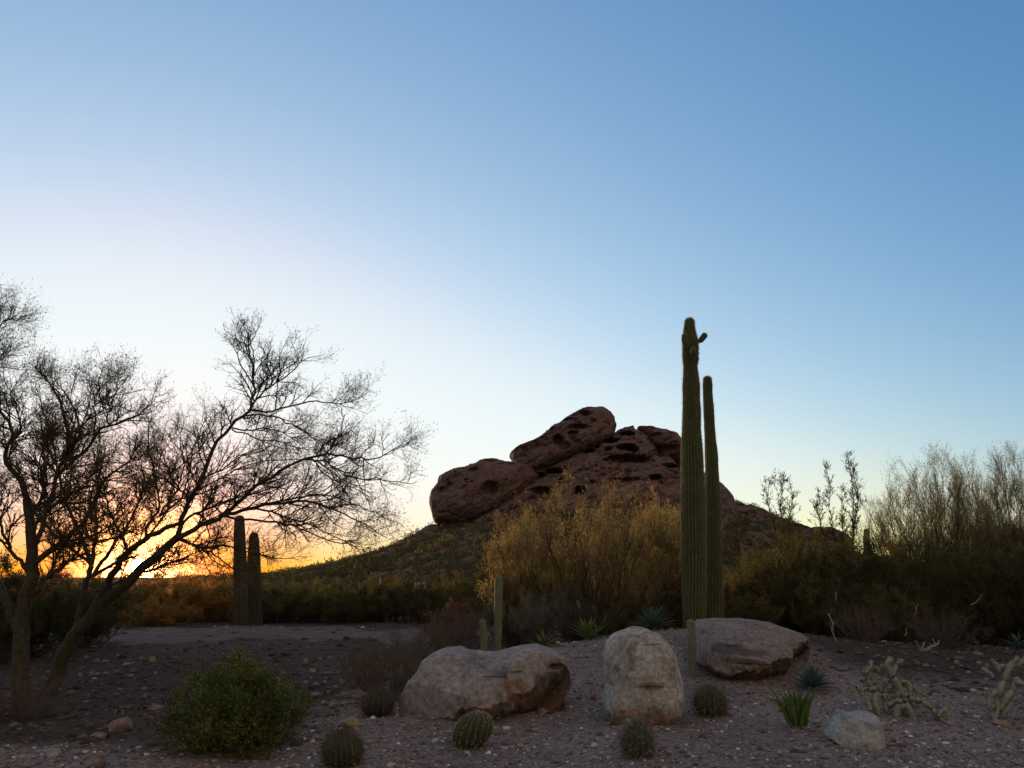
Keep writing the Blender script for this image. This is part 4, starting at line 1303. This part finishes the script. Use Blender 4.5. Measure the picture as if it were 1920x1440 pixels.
# ------------------------------------------------------------------ shrubs
def shrub(name, base, h, w, label, seed, cat='bush', stems=22, dens=(5, 5, 4), lens=(0.5, 0.28, 0.14), leafn=3, leafL=0.03, leafW=0.012, leafm=None, twm=None, bkm=None,
          up=0.25, fan=0.9, stem_r=0.012, group=None, jit=0.14, t0=0.25, align=0.5, ang=(0.45, 0.5, 0.5), dy=1.0, twr=0.0028, K=12):
    rg = np.random.default_rng(seed)
    e = empty(name, base, label, cat, group)
    az = np.arange(stems) * 2.399963 + rg.uniform(-.3, .3, stems)
    rad = np.sqrt((np.arange(stems) + 0.5) / stems)
    ex = np.cos(az) * rad * w / 2 * 1.0; ey = np.sin(az) * rad * w / 2 * dy
    ez = h * np.sqrt(np.clip(1 - (rad * fan) ** 2, 0.05, 1)) * rg.uniform(0.72, 1.0, stems)
    st = np.stack([np.cos(az) * rad * w * 0.06, np.sin(az) * rad * w * 0.06, 0 * az - 0.05], -1)
    en = np.stack([ex, ey, ez], -1)
    t_ = np.linspace(0, 1, K)[None, :, None]
    mid = st * 0.5 + en * 0.5 + np.stack([-ex * 0.05, -ey * 0.05, ez * 0.10], -1) * -1
    S_ = (1 - t_) ** 2 * st[:, None] + 2 * t_ * (1 - t_) * mid[:, None] + t_ ** 2 * en[:, None]
    S_[:, 1:-1] += rg.normal(0, 0.012 * h, (stems, K - 2, 3))
    SR = stem_r * rg.uniform(0.6, 1.1, stems)[:, None] * np.linspace(1, 0.25, K)[None]
    out = np.array([0, 0, 0.0])
    sc = h
    A1, r1 = sprout(S_, SR, dens[0], lens[0] * sc, ang[0], 7, rg, up, jit, t0, 1.0, stem_r * 0.45, 0.4, 0.5)
    A2, r2 = sprout(A1, r1, dens[1], lens[1] * sc, ang[1], 5, rg, up, jit, 0.15, 1.0, twr * 1.5, 0.5, 0.35)
    A3, r3 = sprout(A2, r2, dens[2], lens[2] * sc, ang[2], 3, rg, up, jit, 0.15, 1.0, twr, 0.5, 0.2)
    tubes_obj('stems', [(S_, SR, 6), (A1, r1, 4)], bkm or M_BARK, e)
    tubes_obj('twigs', [(A2, r2, 3), (A3, r3, 3)], twm or M_TWIG, e)
    if leafn:
        v, f = leaves_on(A3, leafn, leafL, leafW, rg, leafL * 0.3, align, 0.0, up * 0.5)
        mobj('leaves', v, f, leafm or M_L_OLIV, e, False, kind='stuff')
    return e


def wh(wpx, hpx, Y):
    return hpx * Y / FPX, wpx * Y / FPX


# golden bush
bg_ = on(1120, 18.3)
h_, w_ = wh(405, 292, 18.3)
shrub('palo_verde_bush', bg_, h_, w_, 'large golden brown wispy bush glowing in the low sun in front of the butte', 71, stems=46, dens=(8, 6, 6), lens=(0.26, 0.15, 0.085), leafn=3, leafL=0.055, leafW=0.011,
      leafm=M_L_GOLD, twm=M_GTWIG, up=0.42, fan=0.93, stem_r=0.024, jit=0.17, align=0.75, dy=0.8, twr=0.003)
bg2 = on(1262, 19.6)
h_, w_ = wh(150, 250, 19.6)
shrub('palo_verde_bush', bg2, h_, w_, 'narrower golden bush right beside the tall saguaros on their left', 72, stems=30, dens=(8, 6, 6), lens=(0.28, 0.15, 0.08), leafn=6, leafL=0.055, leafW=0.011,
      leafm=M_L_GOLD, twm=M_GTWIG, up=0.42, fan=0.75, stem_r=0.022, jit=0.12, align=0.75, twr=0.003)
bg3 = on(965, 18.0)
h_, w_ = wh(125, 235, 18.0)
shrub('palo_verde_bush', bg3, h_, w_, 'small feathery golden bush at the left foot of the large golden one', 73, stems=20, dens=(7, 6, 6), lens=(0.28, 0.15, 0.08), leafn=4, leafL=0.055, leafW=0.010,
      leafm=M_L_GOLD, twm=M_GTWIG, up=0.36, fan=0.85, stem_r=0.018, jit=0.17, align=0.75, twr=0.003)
# upright bare bush on the right
for (px, Yd, wp, hp, lab, sd, ns) in ((1770, 23, 275, 315, 'broom like half bare bush with upright twigs against the sky on the right', 75, 46), (1900, 24.5, 220, 335, 'tall upright twiggy bush cut by the right edge of the picture', 76, 38)):
    h_, w_ = wh(wp, hp, Yd)
    shrub('palo_verde_bush', on(px, Yd), h_, w_, lab, sd, stems=ns, dens=(10, 8, 5), lens=(0.27, 0.13, 0.06), leafn=2, leafL=0.05, leafW=0.011,
          leafm=M_L_YGRN, twm=M_OTWIG, up=0.38, fan=0.80, stem_r=0.026, jit=0.19, align=0.7, twr=0.0055, t0=0.3)

# prototypes of the repeated shrubs; copies follow
proto = {}
proto['dark'] = shrub('creosote_bush', on(1570, 18.5), 2.3, 2.9, 'dark green creosote bush directly behind the right end of the rust stained boulder', 81, stems=26, dens=(6, 6, 6), lens=(0.30, 0.18, 0.10), leafn=7, leafL=0.045, leafW=0.022,
                      leafm=M_L_DARK, twm=M_GREYTW, up=0.2, stem_r=0.016, fan=0.9, t0=0.1, twr=0.0035)
proto['olive'] = shrub('brittle_bush', on(1400, 20.5), 1.9, 2.4, 'olive bush with paler tips just right of the tall saguaros', 82, stems=24, dens=(6, 6, 6), lens=(0.28, 0.17, 0.10), leafn=6, leafL=0.05, leafW=0.014,
                       leafm=M_L_OLIV, up=0.25, stem_r=0.014, fan=0.9, t0=0.1, align=0.6)
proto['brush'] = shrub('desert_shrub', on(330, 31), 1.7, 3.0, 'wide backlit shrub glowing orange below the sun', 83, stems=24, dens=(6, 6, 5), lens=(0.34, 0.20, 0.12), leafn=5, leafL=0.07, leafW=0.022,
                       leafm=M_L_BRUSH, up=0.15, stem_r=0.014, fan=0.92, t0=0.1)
proto['grey'] = shrub('sage_bush', on(1010, 15.8), 1.0, 1.25, 'grey green sage bush on the slope left of the golden bush', 84, stems=26, dens=(6, 6, 4), lens=(0.32, 0.2, 0.10), leafn=5, leafL=0.028, leafW=0.008,
                      leafm=M_L_GREY, twm=M_GREYTW, bkm=M_GREYTW, up=0.25, stem_r=0.008, fan=0.85, t0=0.1, twr=0.0018)
proto['bare'] = shrub('dry_shrub', on(735, 11.2, 1250), 0.85, 1.15, 'dry leafless shrub with fine grey stems left of the long boulder', 85, stems=34, dens=(6, 5, 3), lens=(0.36, 0.2, 0.10), leafn=1, leafL=0.016, leafW=0.006,
                      leafm=M_L_OLIV, twm=M_GREYTW, bkm=M_GREYTW, up=0.2, stem_r=0.006, fan=0.9, t0=0.1, twr=0.0016)


def more(kind, px, Y, wpx, hpx, label, rz, group=None):
    src = proto[kind]
    base_h = {'dark': 2.3, 'olive': 1.9, 'brush': 1.7, 'grey': 1.0, 'bare': 0.85}[kind]
    base_w = {'dark': 2.9, 'olive': 2.4, 'brush': 3.0, 'grey': 1.25, 'bare': 1.15}[kind]
    h_, w_ = wh(wpx, hpx, Y)
    return copy_tree(src, on(px, Y) - (0, 0, 0.16 * h_ if Y > 27 else 0.05 * h_), rz, (w_ / base_w, w_ / base_w, h_ / base_h), label, group)


# the dark thicket on the right
G1 = 'bushes of the dark thicket on the right'
more('dark', 1480, 19.5, 190, 190, 'dark bush of the thicket behind the flat boulder, left of the tall thin sprays', 1.1, G1)
more('dark', 1660, 18.0, 210, 170, 'dark bush of the thicket behind the pale cholla', 2.3, G1)
more('dark', 1755, 18.6, 220, 165, 'dark bush of the thicket below the broom like twigs', 3.7, G1)
more('dark', 1850, 18.2, 220, 175, 'dark bush of the thicket above the grey cholla', 4.4, G1)
more('dark', 1940, 17.6, 220, 200, 'dark bush of the thicket cut by the right edge', 5.4, G1)
more('dark', 1620, 21.5, 200, 165, 'dark bush in the back row of the thicket under the small orange saguaro', 0.4, G1)
more('olive', 1520, 22.0, 190, 190, 'olive bush in the back row of the thicket at the foot of the sprays', 0.9)
more('olive', 1440, 23.5, 170, 150, 'low olive bush in the gap behind the flat boulder', 2.1)
more('olive', 1710, 22.5, 210, 170, 'olive bush rising behind the dark thicket below the bare twigs', 4.1)
more('olive', 1820, 22.8, 210, 160, 'olive bush behind the thicket, second from the right edge', 5.2)
more('olive', 1900, 23.5, 190, 185, 'olive bush behind the thicket nearest the right edge', 0.2)
more('dark', 1560, 17.2, 150, 120, 'low dark bush touching the right end of the flat boulder', 2.9)
more('olive', 1660, 16.6, 150, 100, 'low scrubby bush just above the pale cholla', 3.3)
more('bare', 1615, 14.4, 130, 80, 'dry grey shrub with bare stems behind the pale cholla', 1.3)
more('bare', 1760, 14.8, 150, 75, 'dry grey shrub with bare stems right of the pale cholla', 2.2)
# middle slope
more('grey', 1075, 17.6, 100, 110, 'small grey sage bush under the left side of the golden bush', 2.0)
more('grey', 960, 18.5, 110, 80, 'low sage bush behind the two slender columnar cacti', 3.1)
more('olive', 1180, 16.9, 150, 80, 'low dark bush behind the blue green agave', 4.6)
more('olive', 1280, 19.0, 130, 110, 'dark bush in the shade at the foot of the tallest saguaro', 1.0)
more('olive', 1390, 17.8, 150, 85, 'low bush behind the flat top of the wide boulder', 5.0)
more('dark', 985, 20.5, 150, 110, 'dark low bush at the left foot of the golden bush', 1.9)
more('bare', 790, 12.6, 170, 120, 'dry brown shrub touching the back of the long boulder', 2.5)
more('bare', 690, 12.4, 130, 90, 'small dry shrub behind the brownish barrel cactus', 3.9)
more('bare', 870, 15.0, 130, 110, 'dry shrub behind the left end of the two columnar cacti', 0.6)
shrub('dry_shrub', on(845, 16.2), 0.95, 1.5, 'shrub with dry reddish leaves on the slope behind the long boulder', 86, stems=24, dens=(6, 5, 4), lens=(0.34, 0.2, 0.12), leafn=4, leafL=0.03, leafW=0.014,
      leafm=M_RED, twm=M_GREYTW, up=0.2, stem_r=0.007, fan=0.9, t0=0.1, twr=0.0018)
# row beyond the path
G2 = 'shrubs in the row beyond the gravel path'
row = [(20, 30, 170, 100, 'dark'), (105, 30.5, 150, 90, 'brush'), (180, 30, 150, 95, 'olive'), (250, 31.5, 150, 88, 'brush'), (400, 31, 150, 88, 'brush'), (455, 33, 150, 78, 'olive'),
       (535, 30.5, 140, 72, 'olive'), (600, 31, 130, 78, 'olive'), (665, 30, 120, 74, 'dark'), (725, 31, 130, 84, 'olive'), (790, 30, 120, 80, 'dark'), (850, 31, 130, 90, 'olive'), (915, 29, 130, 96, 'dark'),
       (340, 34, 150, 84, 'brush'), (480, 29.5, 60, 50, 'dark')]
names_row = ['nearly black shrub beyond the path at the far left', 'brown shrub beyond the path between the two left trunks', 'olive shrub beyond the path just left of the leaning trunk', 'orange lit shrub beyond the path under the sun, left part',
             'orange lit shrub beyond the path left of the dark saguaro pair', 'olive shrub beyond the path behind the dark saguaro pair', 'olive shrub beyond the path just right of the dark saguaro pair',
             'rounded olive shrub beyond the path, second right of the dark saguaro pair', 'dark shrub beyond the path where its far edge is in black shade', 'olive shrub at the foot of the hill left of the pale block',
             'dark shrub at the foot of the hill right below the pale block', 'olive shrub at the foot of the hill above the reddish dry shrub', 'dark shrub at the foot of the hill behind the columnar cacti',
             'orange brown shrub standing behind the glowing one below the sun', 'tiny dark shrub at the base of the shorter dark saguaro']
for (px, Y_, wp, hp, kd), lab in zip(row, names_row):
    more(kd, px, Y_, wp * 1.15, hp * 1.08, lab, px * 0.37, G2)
for (px, Y_, wp, hp, lab) in ((60, 17.5, 210, 150, 'dark shrub beside the thick trunk at the left edge'), (165, 19.5, 170, 125, 'dark shrub between the trunks of the two left trees'),
                              (-30, 16.0, 200, 200, 'dark shrub cut by the left edge behind the thick trunk')):
    more('dark', px, Y_, wp, hp, lab, px * 0.2)
more('brush', 300, 27.8, 130, 58, 'low orange brown shrub at the far edge of the path under the sun', 0.7)
more('bare', 60, 9.9, 190, 90, 'dry twigs around the foot of the left trunk', 1.7)

# green bush in the foreground
gb = gp(392, 1432)
h_, w_ = wh(268, 132, gb[1] + 0.5)
shrub('green_bush', gb + (0, 0.55, 0), h_, w_, 'rounded bright green leafy bush in the left foreground', 91, stems=46, dens=(6, 5, 4), lens=(0.42, 0.26, 0.15), leafn=7, leafL=0.026, leafW=0.014,
      leafm=M_L_GREEN, up=0.1, stem_r=0.009, fan=0.94, t0=0.1, jit=0.22, ang=(0.8, 0.7, 0.7), twr=0.0018)

# tall thin creosote sprays against the sky
def spray(label, stems_px, Y, seed, base_px):
    rg = np.random.default_rng(seed)
    b_ = on(base_px, Y)
    e = empty('creosote_spray', b_, label, 'bush')
    Ps, Rs = [], []
    for pts in stems_px:
        p = np.array([P(q[0], q[1], Y) for q in pts])
        p = np.concatenate([b_[None], p])
        o, r = resample(p, np.linspace(0.018, 0.004, len(p)), 26, rg, 0.012)
        Ps.append(o); Rs.append(r)
    Ps, Rs = np.array(Ps), np.array(Rs)
    A1, r1 = sprout(Ps, Rs, 40, 0.60, 0.65, 6, rg, 0.22, 0.2, 0.45, 1.0, 0.009, 0.4, 0.6)
    A2, r2 = sprout(A1, r1, 5, 0.17, 0.6, 4, rg, 0.25, 0.25, 0.2, 1.0, 0.006, 0.5, 0.2)
    tubes_obj('stems', [(Ps - b_, Rs, 6)], M_BARK, e)
    tubes_obj('twigs', [(A1 - b_, r1, 3), (A2 - b_, r2, 3)], M_TWIG, e)
    v, f = leaves_on(A2, 6, 0.048, 0.016, rg, 0.008, 0.6, 0.1, 0.4)
    mobj('leaves', v - b_, f, M_L_DARK, e, False, kind='stuff')


spray('leftmost group of tall thin leafy sprays against the sky right of the saguaros', [[(1478, 1050), (1466, 980), (1462, 940), (1470, 915), (1466, 884)], [(1470, 1050), (1448, 975), (1438, 940), (1444, 900)], [(1480, 1040), (1478, 970), (1486, 930), (1480, 905)]], 21, 111, 1500)
spray('middle tall thin leafy spray against the sky, shorter than its right neighbour', [[(1575, 1060), (1562, 990), (1552, 945), (1560, 915), (1549, 882)], [(1565, 1060), (1540, 990), (1530, 950), (1538, 932)]], 21.3, 113, 1590)
spray('tallest of the thin leafy sprays, forked at its top', [[(1588, 1060), (1604, 980), (1612, 930), (1600, 900), (1602, 855)], [(1600, 1000), (1600, 935), (1598, 905), (1590, 858)], [(1585, 1060), (1580, 985), (1576, 950), (1584, 925)]], 21.1, 117, 1580)

# ------------------------------------------------------------------ odds and ends
def stick(name, pts, Y, r0, r1, label, mat, seed, cat='branch', twigs=0):
    rg = np.random.default_rng(seed)
    p = np.array([P(q[0], q[1], Y) for q in pts])
    o, r = resample(p, np.linspace(r0 * 1.35, r1 * 1.35, len(p)), 16, rg, 0.008)
    e = empty(name, o[0], label, cat)
    b_ = np.array(e.location)
    tubes_obj('stem', [((o - b_)[None], r[None], 7)], mat, e)
    if twigs:
        A, ra = sprout(o[None], r[None], twigs, 0.3, 0.6, 6, rg, 0.1, 0.2, 0.3, 1.0, r1, 0.4, 0.4)
        tubes_obj('twigs', [(A - b_, ra, 4)], mat, e)


stick('dead_branch', [(1582, 1232), (1572, 1212), (1562, 1188), (1558, 1160), (1552, 1150)], 13.6, 0.013, 0.006, 'pale crooked bare stem rising just right of the flat boulder', M_PALE, 1, twigs=4)
stick('dead_branch', [(1568, 1110), (1567, 1125), (1571, 1142)], 16.5, 0.010, 0.006, 'short pale twig catching light high in the dark thicket', M_PALE, 2)
stick('dead_branch', [(1696, 1192), (1702, 1172), (1716, 1152), (1722, 1132)], 16.2, 0.013, 0.006, 'pale bare stem in the thicket above the cholla', M_PALE, 3, twigs=3)
stick('dead_branch', [(1705, 1248), (1722, 1226), (1742, 1214), (1760, 1208)], 13.4, 0.035, 0.014, 'thick fallen grey branch lying behind the cholla', M_PALE, 4, twigs=5)
stick('dead_branch', [(1712, 1236), (1728, 1218), (1735, 1204)], 13.3, 0.018, 0.010, 'thinner grey branch crossing the fallen one behind the cholla', M_PALE, 5)
stick('dead_branch', [(1612, 1236), (1618, 1212), (1630, 1188)], 14.5, 0.008, 0.005, 'thin pale stem left of the thicket gap, leaning right', M_PALE, 6, twigs=2)
stick('dead_branch', [(1624, 1170), (1627, 1190), (1630, 1208)], 14.7, 0.008, 0.006, 'thin upright pale stem crossing the right leaning one', M_PALE, 7)
stick('dead_branch', [(1690, 1130), (1698, 1112), (1703, 1098)], 16.8, 0.008, 0.005, 'highest short pale twig in the thicket', M_PALE, 8)
stick('dead_branch', [(1762, 1340), (1776, 1324), (1778, 1308)], 9.9, 0.006, 0.003, 'small curved pale twig sticking up right of the cholla arm', M_PALE, 9)
stick('dead_branch', [(1820, 1134), (1832, 1128), (1842, 1114)], 17.0, 0.008, 0.005, 'short pale twig high in the right part of the thicket', M_PALE, 10)

# pale block and slim posts at the foot of the hill
bp = P(787, 1104, 44.0)
bx = []
for i, (sx, sz_) in enumerate([(-0.32, 0.0), (0.34, 0.02), (0.31, 0.42), (-0.30, 0.36)]):
    bx += [(sx, -0.18 + 0.02 * i, sz_ + 0.0), (sx * 0.94, 0.2, sz_ * 0.96)]
bx = np.array(bx)
fc = np.array([(0, 2, 4, 6), (1, 7, 5, 3), (0, 1, 3, 2), (2, 3, 5, 4), (4, 5, 7, 6), (6, 7, 1, 0)])
ob = mobj('stone_block', bx, fc, M_WHITE, smooth=False)
ob.location = (bp[0], 44.0, bp[2] - 0.05)
md = ob.modifiers.new('bevel', 'BEVEL'); md.width = 0.03; md.segments = 2
tag(ob, 'pale squared stone block at the foot of the hill left of the golden bush', 'stone block')
for (px, y0_, y1_, lab) in ((713, 1085, 1112, 'slim orange marker post on the lower hill left of the pale block'), (855, 1098, 1130, 'thin pale marker post on the lower hill right of the pale block')):
    t_ = P(px, y0_, 43.0); b_ = P(px, y1_, 43.0)
    e = empty('marker_post', b_, lab, 'post')
    tubes_obj('post', [((np.array([b_, b_ * 0.5 + t_ * 0.5, t_]) - b_)[None], np.array([[0.045, 0.045, 0.042]]), 8)], M_WOOD, e)
    tubes_obj('cap', [((np.array([t_, t_ + (0, 0, 0.06)]) - b_)[None], np.array([[0.055, 0.03]]), 8)], M_WOOD, e)
